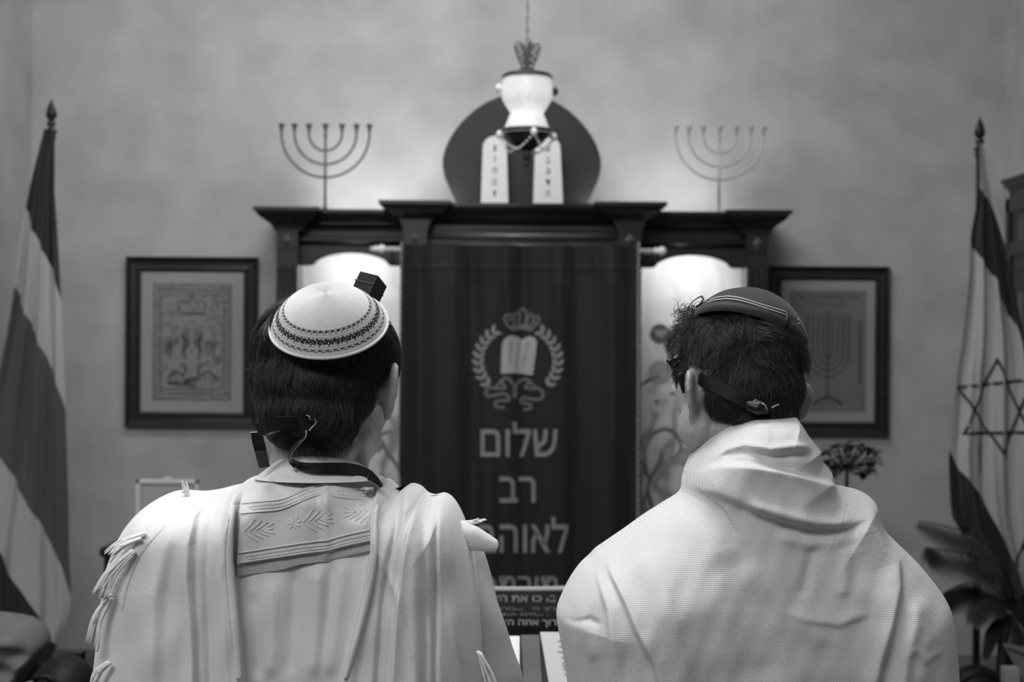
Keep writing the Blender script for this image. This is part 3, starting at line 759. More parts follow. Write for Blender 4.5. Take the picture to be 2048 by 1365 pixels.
# ================================================================ FLAGS ON POLES
def flag(label, YF, pole_px, top_py, left, right, bounds, tones, name_star=None, nf=5, amp=.013):
    """cloth hanging down its pole; left/right: outlines in the plane of the flag; bounds: the diagonal stripe seams"""
    pb = P(pole_px, top_py, YF)
    t = thing('flag', label, 'flag', (pb.x, YF + .03, 0), 'flags on poles')
    xp, yp = pb.x, YF + .03
    obj('pole', MB().tube([(xp, yp, .06), (xp, yp, pb.z)], .013, 14), mat('pole_wood', .03, .4), t)
    s_ = S(YF)
    obj('finial', MB().lathe([(.0135, -.03), (.018, -.015), (.014, -.008), (.021, .0), (.021, .006), (.012, .014), (.010, .020), (.019, .030), (.010, .038), (.012, .044), (.021, .058), (.014, .085), (.005, .108), (0, .118)], (xp, yp, pb.z), 16, sy=.7), mat('finial_dark', .018, .3, metal=.4), t)
    obj('base', MB().lathe([(.15, 0), (.15, .02), (.12, .04), (.05, .055), (.02, .12), (0.0, .12)], (xp, yp, 0), 28), MATS['finial_dark'], t)
    Lc = np.array([(P(x, y, YF).x, P(x, y, YF).z) for x, y in catmull(left, 6)]); Rc = np.array([(P(x, y, YF).x, P(x, y, YF).z) for x, y in catmull(right, 6)])
    z1, z0 = max(Lc[:, 1].max(), Rc[:, 1].max()), min(Lc[:, 1].min(), Rc[:, 1].min())
    R_, C_ = 260, 90; zs = np.linspace(z1, z0, R_); u = np.linspace(0, 1, C_)
    xl_ = np.interp(-zs, -Lc[:, 1], Lc[:, 0]); xr_ = np.interp(-zs, -Rc[:, 1], Rc[:, 0])
    Z, Uu = np.meshgrid(zs, u, indexing='ij'); X = xl_[:, None] + (xr_ - xl_)[:, None] * Uu
    wd = (xr_ - xl_)[:, None]
    def ydisp(X, Z, Uu):
        k = np.clip((z1 - Z) / .5, .15, 1)
        return amp * k * np.sin(Uu * PI * 2 * nf + .8 * np.sin(Z * 2.2)) + .35 * amp * k * np.sin(Uu * PI * 2 * nf * 2.3 + 2 * Z) + .010 * np.sin(Z * 5 + Uu * 4)
    Y_ = YF + ydisp(X, Z, Uu) + .02 * np.cos(Uu * PI * 2) * 0
    # stripe coordinate: 0..n between seams
    bp = []
    for bnd in bounds:
        q = np.array([(P(x, y, YF).x, P(x, y, YF).z) for x, y in bnd]); bp.append(q)
    SV = np.zeros_like(Z)
    zb_ = [np.interp(X, q[:, 0], q[:, 1], left=None, right=None) for q in bp]
    zb_ = [np.full_like(Z, z1 + .5)] + zb_ + [np.full_like(Z, z0 - .6)]
    for k in range(len(zb_) - 1):
        a, b = zb_[k], zb_[k + 1]; msk = (Z <= a) & (Z > b); SV[msk] = (k + (a - Z) / np.maximum(a - b, 1e-4))[msk]
    V = np.stack([X, Y_, Z], 2).reshape(-1, 3); Vb = V.copy(); Vb[:, 1] += .003
    uv = np.stack([SV.ravel(), Uu.ravel()], 1)
    me = npmesh('flag_cloth', np.r_[V, Vb], np.r_[gridfaces(R_, C_), gridfaces(R_, C_, R_ * C_, True)], np.r_[uv, uv])
    m = bpy.data.materials.new('flag_stripes'); m.use_nodes = True; nt = m.node_tree; b = nt.nodes['Principled BSDF']; b.inputs['Roughness'].default_value = .55; b.inputs['Sheen Weight'].default_value = .2
    un = nt.nodes.new('ShaderNodeUVMap'); un.uv_map = 'UVMap'; sp = nt.nodes.new('ShaderNodeSeparateXYZ'); nt.links.new(un.outputs[0], sp.inputs[0])
    dv = nt.nodes.new('ShaderNodeMath'); dv.operation = 'DIVIDE'; dv.inputs[1].default_value = float(len(tones)); nt.links.new(sp.outputs[0], dv.inputs[0])
    cr = nt.nodes.new('ShaderNodeValToRGB'); cr.color_ramp.interpolation = 'CONSTANT'; nt.links.new(dv.outputs[0], cr.inputs[0])
    for i, tn in enumerate(tones):
        e = cr.color_ramp.elements[i] if i < 2 else cr.color_ramp.elements.new(i / len(tones))
        e.position = i / len(tones); e.color = (tn, tn, tn, 1)
    nt.links.new(cr.outputs[0], b.inputs['Base Color'])
    link('cloth', me, m, t)
    def on(px, py, off=.002):
        p = P(px, py, YF); Y = YF
        for _ in range(1):
            xa = np.interp(-p.z, -Lc[:, 1], Lc[:, 0]); xb = np.interp(-p.z, -Rc[:, 1], Rc[:, 0]); uu = np.clip((p.x - xa) / (xb - xa), 0, 1)
            Y = YF + float(ydisp(p.x, p.z, uu))
        return Vector((p.x, Y - off, p.z))
    return t, on
fl, _ = flag('five striped flag in dark, white and grey hanging from a pole at the left wall', 5.0, 97, 262,
     [(90, 258), (80, 300), (66, 360), (55, 415), (43, 480), (31, 568), (8, 690), (-30, 850), (-62, 1000), (-85, 1100), (-90, 1180), (-70, 1250), (20, 1330), (60, 1345)],
     [(101, 258), (106, 300), (107, 370), (112, 440), (121, 580), (127, 700), (131, 800), (133, 900), (134, 1000), (134, 1110), (137, 1180), (132, 1240), (112, 1290), (90, 1345)],
     [[(-100, 330), (55, 413), (66, 455), (88, 500), (107, 545), (122, 596), (140, 660)],
      [(-100, 420), (30, 566), (44, 605), (70, 660), (98, 720), (120, 772), (132, 815), (145, 850)],
      [(-100, 720), (0, 915), (30, 965), (65, 1030), (98, 1080), (122, 1130), (134, 1180), (145, 1240)],
      [(-100, 1000), (0, 1105), (12, 1135), (30, 1160), (52, 1195), (75, 1235), (100, 1275), (145, 1340)]],
     [.010, .42, .075, .40, .010], nf=3)
fr, onf = flag('white flag with dark stripes and six pointed star on a pole at right', 5.0, 1965, 298,
     [(1957, 288), (1957, 330), (1956, 375), (1947, 430), (1939, 480), (1936, 560), (1925, 680), (1913, 760), (1906, 850), (1900, 905), (1900, 960), (1905, 1030), (1925, 1080), (1960, 1140), (1990, 1220), (2010, 1300)],
     [(1973, 288), (1979, 350), (1990, 395), (2007, 465), (2018, 520), (2030, 590), (2045, 660), (2058, 740), (2068, 850), (2075, 1000), (2080, 1100), (2080, 1200), (2078, 1250), (2075, 1300)],
     [[(1900, 330), (1956, 372), (1985, 405), (2000, 455), (2012, 490), (2025, 560), (2055, 640), (2090, 720)],
      [(1900, 440), (1939, 479), (1965, 520), (1992, 556), (2005, 600), (2030, 645), (2048, 700), (2090, 760)],
      [(1880, 880), (1903, 905), (1920, 940), (1945, 968), (1968, 995), (1985, 1035), (2010, 1085), (2040, 1150), (2090, 1260)],
      [(1880, 1000), (1903, 1028), (1920, 1060), (1950, 1098), (1990, 1150), (2020, 1220), (2090, 1330)]],
     [.42, .010, .42, .010, .42], nf=3)
sb = MB()
A3 = [(1992, 714), (2060, 868), (1926, 871)]; B3 = [(1915, 773), (2062, 756), (2010, 917)]
for T in (A3, B3):
    T = [np.array(q, float) for q in T]; c_ = sum(T) / 3
    for k in range(3):
        a, b = T[k], T[(k + 1) % 3]; ia, ib = a + (c_ - a) * .115, b + (c_ - b) * .115
        vs = []
        for i in range(13):
            q = i / 12; vs += [a + (b - a) * q, ia + (ib - ia) * q]
        sb.add([onf(x, y, .003) for x, y in vs], [(2 * i, 2 * i + 1, 2 * i + 3, 2 * i + 2) for i in range(12)])
obj('star', sb, mat('flag_dark', .010, .55), fr)

# ================================================================ BOOKCASE ON THE RIGHT WALL
YA, YZ, XF, XB, ZT = 3.9, 5.44, 1.90, 2.028, 2.235
bc = thing('glazed_bookcase', 'dark glazed bookcase against the right wall behind the flag', 'bookcase', (1.96, 4.7, 0))
b_ = MB(); b_.box2((XF, YZ - .02, 0), (XB, YZ, ZT)); b_.box2((XF, YA, 0), (XB, YA + .02, ZT)); b_.box2((XB - .012, YA, 0), (XB - .002, YZ, ZT)); b_.box2((XF, YA, 0), (XB, YZ, .08)); b_.box2((XF, YA, ZT - .03), (XB, YZ, ZT))
obj('body', b_, M_wood, bc)
b_ = MB()
for k, (e, z0, z1) in enumerate(((.008, ZT, ZT + .012), (.02, ZT + .012, ZT + .03), (.028, ZT + .03, ZT + .045))): b_.box2((XF - e, YA - e, z0), (XB, YZ + e * .6, z1))
obj('cornice', b_, M_wood, bc)
for z in (.45, .82, 1.19, 1.56, 1.93): obj('shelf', MB().box2((XF + .02, YA + .02, z), (XB - .012, YZ - .02, z + .02)), M_wood, bc)
M_glass = bpy.data.materials.new('thin_glass'); M_glass.use_nodes = True; nt = M_glass.node_tree; nt.nodes.clear()
o_ = nt.nodes.new('ShaderNodeOutputMaterial'); mx = nt.nodes.new('ShaderNodeMixShader'); a_ = nt.nodes.new('ShaderNodeBsdfTransparent'); g_ = nt.nodes.new('ShaderNodeBsdfGlossy'); g_.inputs['Roughness'].default_value = .05
mx.inputs[0].default_value = .12; nt.links.new(a_.outputs[0], mx.inputs[1]); nt.links.new(g_.outputs[0], mx.inputs[2]); nt.links.new(mx.outputs[0], o_.inputs[0])
for k in range(3):
    y0 = YA + .01 + k * (YZ - YA - .02) / 3; y1 = y0 + (YZ - YA - .02) / 3 - .004; dm = MB(); xf = XF - .001
    for (ya, yb, za, zb_) in ((y0, y0 + .035, .09, 2.20), (y1 - .035, y1, .09, 2.20), (y0, y1, 2.15, 2.205), (y0, y1, .09, .14), (y0, y1, 1.985, 2.035)): dm.box2((xf - .02, ya, za), (xf, yb, zb_))
    d_ = obj('door', dm, M_wood, bc)
    obj('pane', MB().box2((xf - .012, y0 + .03, .13), (xf - .008, y1 - .03, 2.16)), M_glass, d_)
    obj('handle', MB().tube([(xf - .035, y1 - .02, 1.0), (xf - .035, y1 - .02, 1.12)], .005, 8), M_gold, d_)
tones = [mat('book_grey_a', .16, .6), mat('book_grey_b', .08, .6), mat('book_grey_c', .26, .6), mat('book_grey_d', .04, .5)]
bk0 = None; n = 0
ORD = ['first', 'second', 'third', 'fourth', 'fifth', 'sixth', 'seventh', 'eighth', 'ninth', 'tenth', 'eleventh', 'twelfth', 'thirteenth', 'fourteenth', 'fifteenth']
for z in (1.95, 1.58):
    y = 5.41; kk = 0
    while y > 5.05:
        th = random.uniform(.025, .05); h = random.uniform(.15, .2 if z > 1.9 else .3)
        bt = thing('book', ORD[kk] + ' book from the far end on the ' + ('top' if z > 1.9 else 'second') + ' shelf of the glazed bookcase', 'book', (XF + .06, y - th / 2, z + .001), 'books in the glazed bookcase')
        mm = tones[n % 4]
        obj('cover', MB().bevbox((XF + .022, y - th, z + .001), (XF + .108, y - .002, z + h), .004), mm, bt)
        obj('pages', MB().box2((XF + .026, y - th + .004, z + h - .004), (XF + .104, y - .006, z + h + .0005)), M_paper, bt)
        y -= th + .001; n += 1; kk += 1

# ================================================================ CONSOLE, FRAMED CARD
YT = 4.2
ct = P(0, 1092, YT).z
con = thing('console_table', 'dark wooden console standing at the left behind the man in the crocheted cap', 'table', (P(320, 0, YT).x, YT + .15, 0))
xa, xb = P(203, 1092, YT).x, P(470, 1092, YT).x
obj('top', MB().bevbox((xa, YT - .02, ct - .03), (xb, YT + .32, ct), .006), M_wood_h, con)
for x in (xa + .03, xb - .03):
    for y in (YT + .01, YT + .29): obj('leg', MB().box((x, y, (ct - .03) / 2), (.04, .04, ct - .03)), M_wood, con)
obj('apron', MB().box2((xa + .05, YT + .005, ct - .13), (xb - .05, YT + .02, ct - .03)), M_wood_h, con)
obj('panel', MB().box2((xa + .012, YT + .02, .15), (xa + .024, YT + .28, ct - .03)), M_wood, con)
obj('lower_shelf', MB().box2((xa + .03, YT + .01, .15), (xb - .03, YT + .29, .17)), M_wood_h, con)
a, b = P(272, 1092, YT + .12), P(399, 960, YT + .12); yq = YT + .12
card = thing('framed_card', 'white framed card standing behind the left man\'s shoulder', 'picture', ((a.x + b.x) / 2, yq, ct + .001))
fr_ = MB(); w_ = .013; z0 = ct + .002; lean_ = Matrix.Rotation(math.radians(-8), 4, 'X')
for q in ((a.x, z0, b.x, z0 + w_), (a.x, b.z - w_, b.x, b.z), (a.x, z0, a.x + w_, b.z), (b.x - w_, z0, b.x, b.z)): fr_.box2((q[0], yq - .010, q[1]), (q[2], yq + .006, q[3]))
fr_.box2(((a.x + b.x) / 2 - .012, yq - .010, b.z - .001), ((a.x + b.x) / 2 + .012, yq + .006, b.z + .006))
obj('frame', fr_, mat('white_frame', .62, .4), card, bevel=.002)
obj('sheet', MB().box2((a.x + w_, yq - .004, z0 + w_), (b.x - w_, yq, b.z - w_)), mat('grey_card', .40, .5), card)
ln = MB()
for q in (.006,): 
    for e in ((a.x + w_ + q, z0 + w_ + q, b.x - w_ - q, z0 + w_ + q + .0015), (a.x + w_ + q, b.z - w_ - q, b.x - w_ - q, b.z - w_ - q + .0015), (a.x + w_ + q, z0 + w_ + q, a.x + w_ + q + .0015, b.z - w_ - q), (b.x - w_ - q, z0 + w_ + q, b.x - w_ - q + .0015, b.z - w_ - q)):
        ln.box2((e[0], yq - .0055, e[1]), (e[2], yq - .004, e[3]))
obj('border_line', ln, M_ink, card)
obj('back_strut', MB().add([((a.x + b.x) / 2 - .02, yq + .006, b.z - .05), ((a.x + b.x) / 2 + .02, yq + .006, b.z - .05), ((a.x + b.x) / 2 + .02, yq + .09, ct + .002), ((a.x + b.x) / 2 - .02, yq + .09, ct + .002), ((a.x + b.x) / 2 - .02, yq + .010, b.z - .05), ((a.x + b.x) / 2 + .02, yq + .010, b.z - .05), ((a.x + b.x) / 2 + .02, yq + .094, ct + .002), ((a.x + b.x) / 2 - .02, yq + .094, ct + .002)], [(3, 2, 1, 0), (4, 5, 6, 7), (0, 1, 5, 4), (2, 3, 7, 6), (1, 2, 6, 5), (3, 0, 4, 7)]), M_ink, card)

# ================================================================ CHAIR WITH A JACKET, BAG AND BENCH RAIL AT THE LEFT
YJ = 3.3
pj = P(60, 1230, YJ)
ch = thing('side_chair', 'dark wooden chair under a grey jacket at the lower left edge', 'chair', (pj.x - .12, YJ, 0))
cx, cz = pj.x - .14, .45
obj('seat', MB().bevbox((cx - .22, YJ - .22, cz - .03), (cx + .22, YJ + .22, cz), .01), M_wood_h, ch)
for sx in (-1, 1):
    obj('leg', MB().box((cx + sx * .19, YJ - .19, .21), (.035, .035, .42)), M_wood, ch)
    obj('leg', MB().box((cx + sx * .19, YJ + .19, .44), (.035, .035, .88)), M_wood, ch)
obj('backrest', MB().bevbox((cx - .19, YJ + .18, .72), (cx + .19, YJ + .20, pj.z - .16), .006), M_wood_h, ch)
# jacket: a lumpy folded cloth hung over the back
outl = [(-130, 1235), (-60, 1222), (0, 1224), (45, 1230), (70, 1238), (88, 1252), (97, 1268), (98, 1285), (90, 1300), (75, 1325), (55, 1360), (35, 1410), (15, 1470), (-60, 1490), (-130, 1470)]
V = []; oc = resample([tuple(q) for q in catmull(outl[:13], 5)], 70); YJc = YJ + .19
cen = (-40, 1400); rings = 40
for i in range(rings):
    t = i / (rings - 1); row = []
    for (x, y) in oc:
        px, py = cen[0] + (x - cen[0]) * (1 - t), cen[1] + (y - cen[1]) * (1 - t)
        d = min(1, t * 3.2); dep = .10 * math.sqrt(1 - (1 - d) ** 2)
        fold = .014 * math.sin((py * .75 + px * .55) * .085 + .8 * math.sin(px * .03)) * min(1, t * 5) + .006 * math.sin((py * 1.3 - px * .4) * .12) * min(1, t * 5)
        p = P(px, py, YJc); row.append((p.x, YJc - dep - fold, p.z))
    V.append(row)
V = np.array(V); Vb = V.copy(); Vb[..., 1] = YJc + (YJc - V[..., 1]) * .7
me = npmesh('jacket', np.r_[V.reshape(-1, 3), Vb.reshape(-1, 3)], np.r_[gridfaces(rings, 70), gridfaces(rings, 70, rings * 70, True)])
jk = link('folded_jacket', me, mat('grey_jacket', .15, .85, var=.15, vscale=40), None, (pj.x - .1, YJc, pj.z - .2)); set_props(jk, 'grey folded jacket draped over the chair back at the lower left edge', 'jacket')
# black bag and slanting dark rail
YG = 2.68
bg = thing('black_bag', 'black soft bag beside the grey jacket at the lower left', 'bag', (P(115, 1365, YG).x, YG, P(115, 1460, YG).z))
bz = P(115, 1460, YG).z; m_ = MB()
m_.ell((P(112, 1400, YG).x, YG + .05, (P(115, 1322, YG).z + bz) / 2), (.060, .07, (P(115, 1322, YG).z - bz) / 2), 20)
m_.ell((P(150, 1400, YG).x, YG + .05, P(0, 1425, YG).z), (.05, .05, .055), 16)
me = remesh(m_, .006, 8); link('bag_body', me, mat('black_nylon', .004, .6, spec=.3, bump=.004, bscale=30), bg)
obj('strap', MB().tube([(P(70, 1400, YG).x, YG - .02, P(0, 1380, YG).z), (P(85, 1360, YG).x, YG - .04, P(0, 1345, YG).z), (P(112, 1345, YG).x, YG - .055, P(0, 1340, YG).z), (P(140, 1370, YG).x, YG - .03, P(0, 1375, YG).z)], .006, 8), MATS['black_nylon'], bg)
obj('buckle', MB().ell((P(80, 1359, YG).x, YG - .055, P(0, 1359, YG).z), (.012, .006, .010), 10), M_gold, bg)
st = thing('stool', 'low dark stool carrying the black bag at the lower left', 'stool', (P(115, 0, YG).x, YG + .05, 0))
obj('seat', MB().lathe([(0, bz - .002), (.16, bz - .002), (.165, bz - .012), (.16, bz - .03), (0, bz - .03)], (P(115, 0, YG).x, YG + .05, 0), 28), M_wood_h, st)
for k in range(3):
    a = k * 2 * PI / 3 + .5; xs, ys = P(115, 0, YG).x, YG + .05
    obj('leg', MB().tube([(xs + .12 * math.cos(a), ys + .12 * math.sin(a), bz - .03), (xs + .17 * math.cos(a), ys + .17 * math.sin(a), 0)], [.016, .013], 10), M_wood, st)
YN = 3.02
rl = thing('prayer_bench', 'dark wooden bench with a sloping end rail behind the fringed shawl', 'bench', (P(215, 1365, YN).x, YN, 0))
p0, p1 = P(140, 1354, YN), P(232, 1298, YN + .55)
obj('rail', MB().tube([(p0.x - .01, p0.y, p0.z), (p0.x, p0.y, p0.z), (p1.x, p1.y, p1.z)], [.012, .016, .016], 4, smooth=False), mat('rail_wood', .022, .35), rl)
for (p, n_) in ((p0, 0), (p1, 1)): obj('post', MB().box2((p.x - .018, p.y - .018 + .03, 0), (p.x + .018, p.y + .018 + .03, p.z - .005)), M_wood, rl)
obj('seat', MB().bevbox((p0.x + .0, p0.y + .03, .42), (p1.x + .5, p1.y, .45), .006), M_wood_h, rl)
obj('end_panel', MB().add([(p0.x + .02, p0.y + .03, .45), (p1.x, p1.y, .45), (p1.x, p1.y, p1.z - .03), (p0.x + .02, p0.y + .03, p0.z - .03), (p0.x + .035, p0.y + .03, .45), (p1.x + .015, p1.y, .45), (p1.x + .015, p1.y, p1.z - .03), (p0.x + .035, p0.y + .03, p0.z - .03)],
    [(0, 1, 2, 3), (7, 6, 5, 4), (3, 2, 6, 7), (0, 3, 7, 4), (1, 5, 6, 2), (0, 4, 5, 1)]), mat('bench_black', .008, .4), rl)
p2 = Vector((p1.x + .5, p1.y, .45)); obj('post', MB().box((p2.x - .03, p1.y - .03, .21), (.035, .035, .42)), M_wood, rl)

# ================================================================ READING TABLE, ITS COVER, BOOKS
YF_, YN_ = 3.42, 2.98
zf = P(1040, 1183, YF_).z; zn = P(1050, 1234, YN_).z; xc = P(1048, 1180, YF_).x; hw = .40
tb_ = thing('reading_table', 'dark wooden reading table with a sloping top under the dark cover', 'table', (xc, (YF_ + YN_) / 2, 0))
obj('desk_top', MB().add([(xc - hw + .01, YN_ + .012, zn - .006), (xc + hw - .01, YN_ + .012, zn - .006), (xc + hw - .01, YF_ - .01, zf - .006), (xc - hw + .01, YF_ - .01, zf - .006), (xc - hw + .01, YN_ + .012, zn - .036), (xc + hw - .01, YN_ + .012, zn - .036), (xc + hw - .01, YF_ - .01, zf - .036), (xc - hw + .01, YF_ - .01, zf - .036)],
    [(0, 1, 2, 3), (7, 6, 5, 4), (0, 4, 5, 1), (1, 5, 6, 2), (2, 6, 7, 3), (3, 7, 4, 0)]), M_wood_h, tb_)
for sx in (-1, 1): obj('side_panel', MB().box2((xc + sx * (hw - .05) - .012, YN_ + .04, 0.05), (xc + sx * (hw - .05) + .012, YF_ - .04, min(zf, zn) - .037)), M_wood, tb_)
obj('foot_shelf', MB().box2((xc - hw + .04, YN_ + .06, .05), (xc + hw - .04, YF_ - .06, .08)), M_wood_h, tb_)
cv = thing('table_cover', 'dark embroidered reading table cover with pale cord edge and Hebrew blessings', 'cloth', (xc, (YF_ + YN_) / 2, zn))
prof = [(YF_ + .012, zf - .10), (YF_ + .010, zf - .02), (YF_, zf)] + [(YF_ + (YN_ - YF_) * k / 10, zf + (zn - zf) * k / 10) for k in range(1, 10)] + [(YN_, zn), (YN_ - .006, zn - .006), (YN_ - .008, zn - .03), (YN_ - .009, zn - .075)]
V = np.array([[(xc - hw + 2 * hw * j / 60, y + (.002 * math.sin(j * .9) if z < zn - .02 and y < 3.1 else 0), z + .0015 * math.sin(j * .5 + y * 20)) for j in range(61)] for y, z in prof])
Vb = V.copy(); Vb[..., 2] -= .003; Vb[:, :, 1] += .001
link('cloth', npmesh('cover', np.r_[V.reshape(-1, 3), Vb.reshape(-1, 3)], np.r_[gridfaces(len(prof), 61, 0, True), gridfaces(len(prof), 61, len(prof) * 61)]), mat('cover_velvet', .006, .85, spec=.2, bump=.0004, bscale=600), cv)
obj('edge_cord', MB().tube([(xc - hw + .002 + (2 * hw - .004) * k / 200, YF_ - .004 + .001 * math.cos(k * 2.2), zf + .005 + .012 * ((k - 85) / 100) ** 2 + .0012 * math.sin(k * 2.2)) for k in range(201)], .0065, 7), mat('white_cord', .5, .6), cv)
def on_table(txt, px, py, wpx, hpx, m_, bold=.03):
    tw, th = text_size(txt, bold); vs, fs = text_geo(txt, 1.0, bold); out = []
    for v in vs:
        x, y = px + v[0] * wpx / tw, py - v[1] * hpx / th
        # meet the sloping top or the hanging front
        lx, ly = unroll(x, y); k = (zf - zn) / (YF_ - YN_); Yh = (CZ - zn + k * YN_) / (ly / FPX + k)
        if Yh < YN_: Yh = YN_ - .0095
        q = P(x, y, Yh); out.append((q.x, q.y - .001, q.z + .0012))
    m_.add(out, fs)
tm = MB(); on_table('ברכו את ה׳', 1053, 1199, 118, 13, tm); obj('embroidered_line', tm, mat('grey_embroidery', .22, .7), cv)
tm = MB(); on_table('ברוך ה׳ המבורך', 1058, 1220, 128, 8, tm); obj('embroidered_line', tm, mat('dim_embroidery', .13, .7), cv)
tm = MB(); on_table('לעולם ועד', 1050, 1230, 100, 6, tm, .02); obj('embroidered_line', tm, MATS['dim_embroidery'], cv)
tm = MB(); on_table('ברוך אתה ה׳', 1068, 1249, 116, 15, tm, .03); obj('embroidered_line', tm, mat('bright_embroidery', .42, .6), cv)
# stand with papers nearer the men
YP = 2.45; zt_ = P(1060, 1272, YP).z
ls = thing('book_stand', 'dark sloping book stand with papers between the two men', 'stand', (P(1070, 0, YP).x, YP - .15, 0))
xa, xb = P(960, 0, YP).x, P(1190, 0, YP).x; zlow = zt_ - .16
q = [(xa, YP, zt_ - .004), (xb, YP, zt_ - .004), (xb, YP - .30, zlow), (xa, YP - .30, zlow)]
obj('board', MB().add(q + [(p[0], p[1], p[2] - .018) for p in q], [(3, 2, 1, 0), (4, 5, 6, 7), (0, 1, 5, 4), (1, 2, 6, 5), (2, 3, 7, 6), (3, 0, 4, 7)]), mat('stand_black', .007, .45), ls)
obj('column', MB().box2(((xa + xb) / 2 - .03, YP - .18, .03), ((xa + xb) / 2 + .03, YP - .12, zlow + .05)), M_wood, ls)
obj('foot', MB().bevbox(((xa + xb) / 2 - .16, YP - .30, 0), ((xa + xb) / 2 + .16, YP, .035), .008), M_wood_h, ls)
obj('ledge', MB().box2((xa, YP - .325, zlow - .02), (xb, YP - .30, zlow + .012)), MATS['stand_black'], ls)
def sheet(px0, px1, py0, py1, skew, th, m, name, label, cat):
    """a flat thing lying on the sloping stand: corners found on the slope"""
    sl_ = .16 / .30
    def on(px, py):
        lx, ly = unroll(px, py); Y = (CZ - zt_ + sl_ * YP) / (ly / FPX + sl_)
        return P(px, py, Y)
    a, b, c_, d = on(px0, py0), on(px1, py0), on(px1 + skew, py1), on(px0 + skew, py1)
    up = Vector((0, -sl_, 1)).normalized(); t = thing(name, label, cat, tuple((a + c_) / 2), 'papers on the book stand')
    lo = [p + up * .0015 for p in (a, b, c_, d)]; hi = [p + up * (.0015 + th) for p in (a, b, c_, d)]
    obj('page' if th < .004 else 'cover', MB().add(lo + hi, [(3, 2, 1, 0), (4, 5, 6, 7), (0, 1, 5, 4), (1, 2, 6, 5), (2, 3, 7, 6), (3, 0, 4, 7)]), m, t)
    return t, on, up
sheet(985, 1039, 1276, 1420, 0, .002, mat('bright_paper', .80, .5), 'paper_sheet', 'small blank white sheet at the left man\'s sleeve', 'paper')
t, on, up = sheet(1042, 1078, 1281, 1420, 8, .010, mat('grey_cover', .09, .45, var=.2, vscale=12), 'grey_book', 'closed grey book between the two white sheets', 'book')
t, on, up = sheet(1080, 1150, 1268, 1420, 26, .002, mat('bright_paper2', .52, .5), 'paper_sheet', 'white printed sheet at the right man\'s sleeve', 'paper')
pm = MB()
for k in range(7):
    y = 1285 + k * 11; a, b = on(1116 + k * 2.0 - (6 if k == 2 else 0), y), on(1145 + k * 2.2, y); c_, d = on(1145 + k * 2.2, y + (9 if k == 4 else 4)), on(1116 + k * 2.0, y + (9 if k == 4 else 4))
    pm.add([p + up * .0045 for p in (a, b, c_, d)], [(0, 1, 2, 3)])
obj('print_block', pm, M_ink, t)

# ================================================================ PLANTS AT THE RIGHT
M_leaf = mat('dark_leaf', .022, .45, var=.3, vscale=20); M_stem = mat('dark_stem', .015, .6); M_leaf2 = mat('palm_leaf', .034, .45, var=.3, vscale=15)
def leaf(mb, p, d, L_, w_, curl=.3, up=Vector((0, 0, 1))):
    d = Vector(d).normalized(); side = d.cross(up); side = side.normalized() if side.length > 1e-4 else Vector((1, 0, 0)); nn = side.cross(d)
    vs = []; N = 5
    for i in range(N + 1):
        t = i / N; w0 = w_ * math.sin(PI * (t * .92 + .04)) ; c_ = Vector(p) + d * L_ * t - nn * curl * L_ * t * t
        vs += [c_ - side * w0 * .5 + nn * w0 * .15, c_, c_ + side * w0 * .5 + nn * w0 * .15]
    fs = []
    for i in range(N): fs += [(3 * i, 3 * i + 1, 3 * i + 4, 3 * i + 3), (3 * i + 1, 3 * i + 2, 3 * i + 5, 3 * i + 4)]
    mb.add(vs, fs, True)
# small branching plant on a tall pot stand
YV = 4.9
pl = thing('branching_plant', 'small dark leafy plant below the right framed print', 'plant', (P(1692, 0, YV).x, YV, 0))
zb0 = .75; st_ = P(1692, 935, YV)
obj('pot', MB().lathe([(.07, zb0 - .14), (.095, zb0 - .02), (.10, zb0), (.09, zb0), (.085, zb0 - .02), (0, zb0 - .02)], (st_.x, YV, 0), 24), mat('dark_pot', .05, .4), pl)
obj('pot_stand', MB().lathe([(.16, 0), (.16, .02), (.03, .04), (.025, zb0 - .17), (.10, zb0 - .155), (.10, zb0 - .141), (0, zb0 - .141)], (st_.x, YV, 0), 24), M_wood, pl)
sm = MB().tube([(st_.x + .004 * math.sin(k), YV, zb0 - .03 + (st_.z - zb0 + .03) * k / 8) for k in range(9)], .007, 7)
tips = [(1652, 905), (1665, 900), (1676, 897), (1690, 893), (1705, 892), (1718, 890), (1732, 897), (1745, 905), (1752, 912), (1742, 925), (1728, 930), (1655, 925), (1668, 930), (1735, 945), (1725, 950), (1664, 952), (1710, 915), (1683, 915), (1748, 934), (1660, 940)]
fol = []
for (x, y) in tips:
    q = P(x, y, YV + random.uniform(-.06, .06)); mid = (st_ + q) / 2 + Vector((0, 0, -.012)); sm.tube([st_, mid, q], .0028, 5)
    for k in range(7):
        a = random.uniform(0, 2 * PI); e = random.uniform(-.5, .8); lf = MB(); leaf(lf, q + Vector((random.uniform(-.012, .012), random.uniform(-.01, .01), random.uniform(-.010, .010))), (math.cos(a), math.sin(a), e), random.uniform(.024, .042), random.uniform(.016, .026)); fol.append(lf)
obj('stem', sm, M_stem, pl)
for lf in fol: obj('leaf', lf, M_leaf, pl)
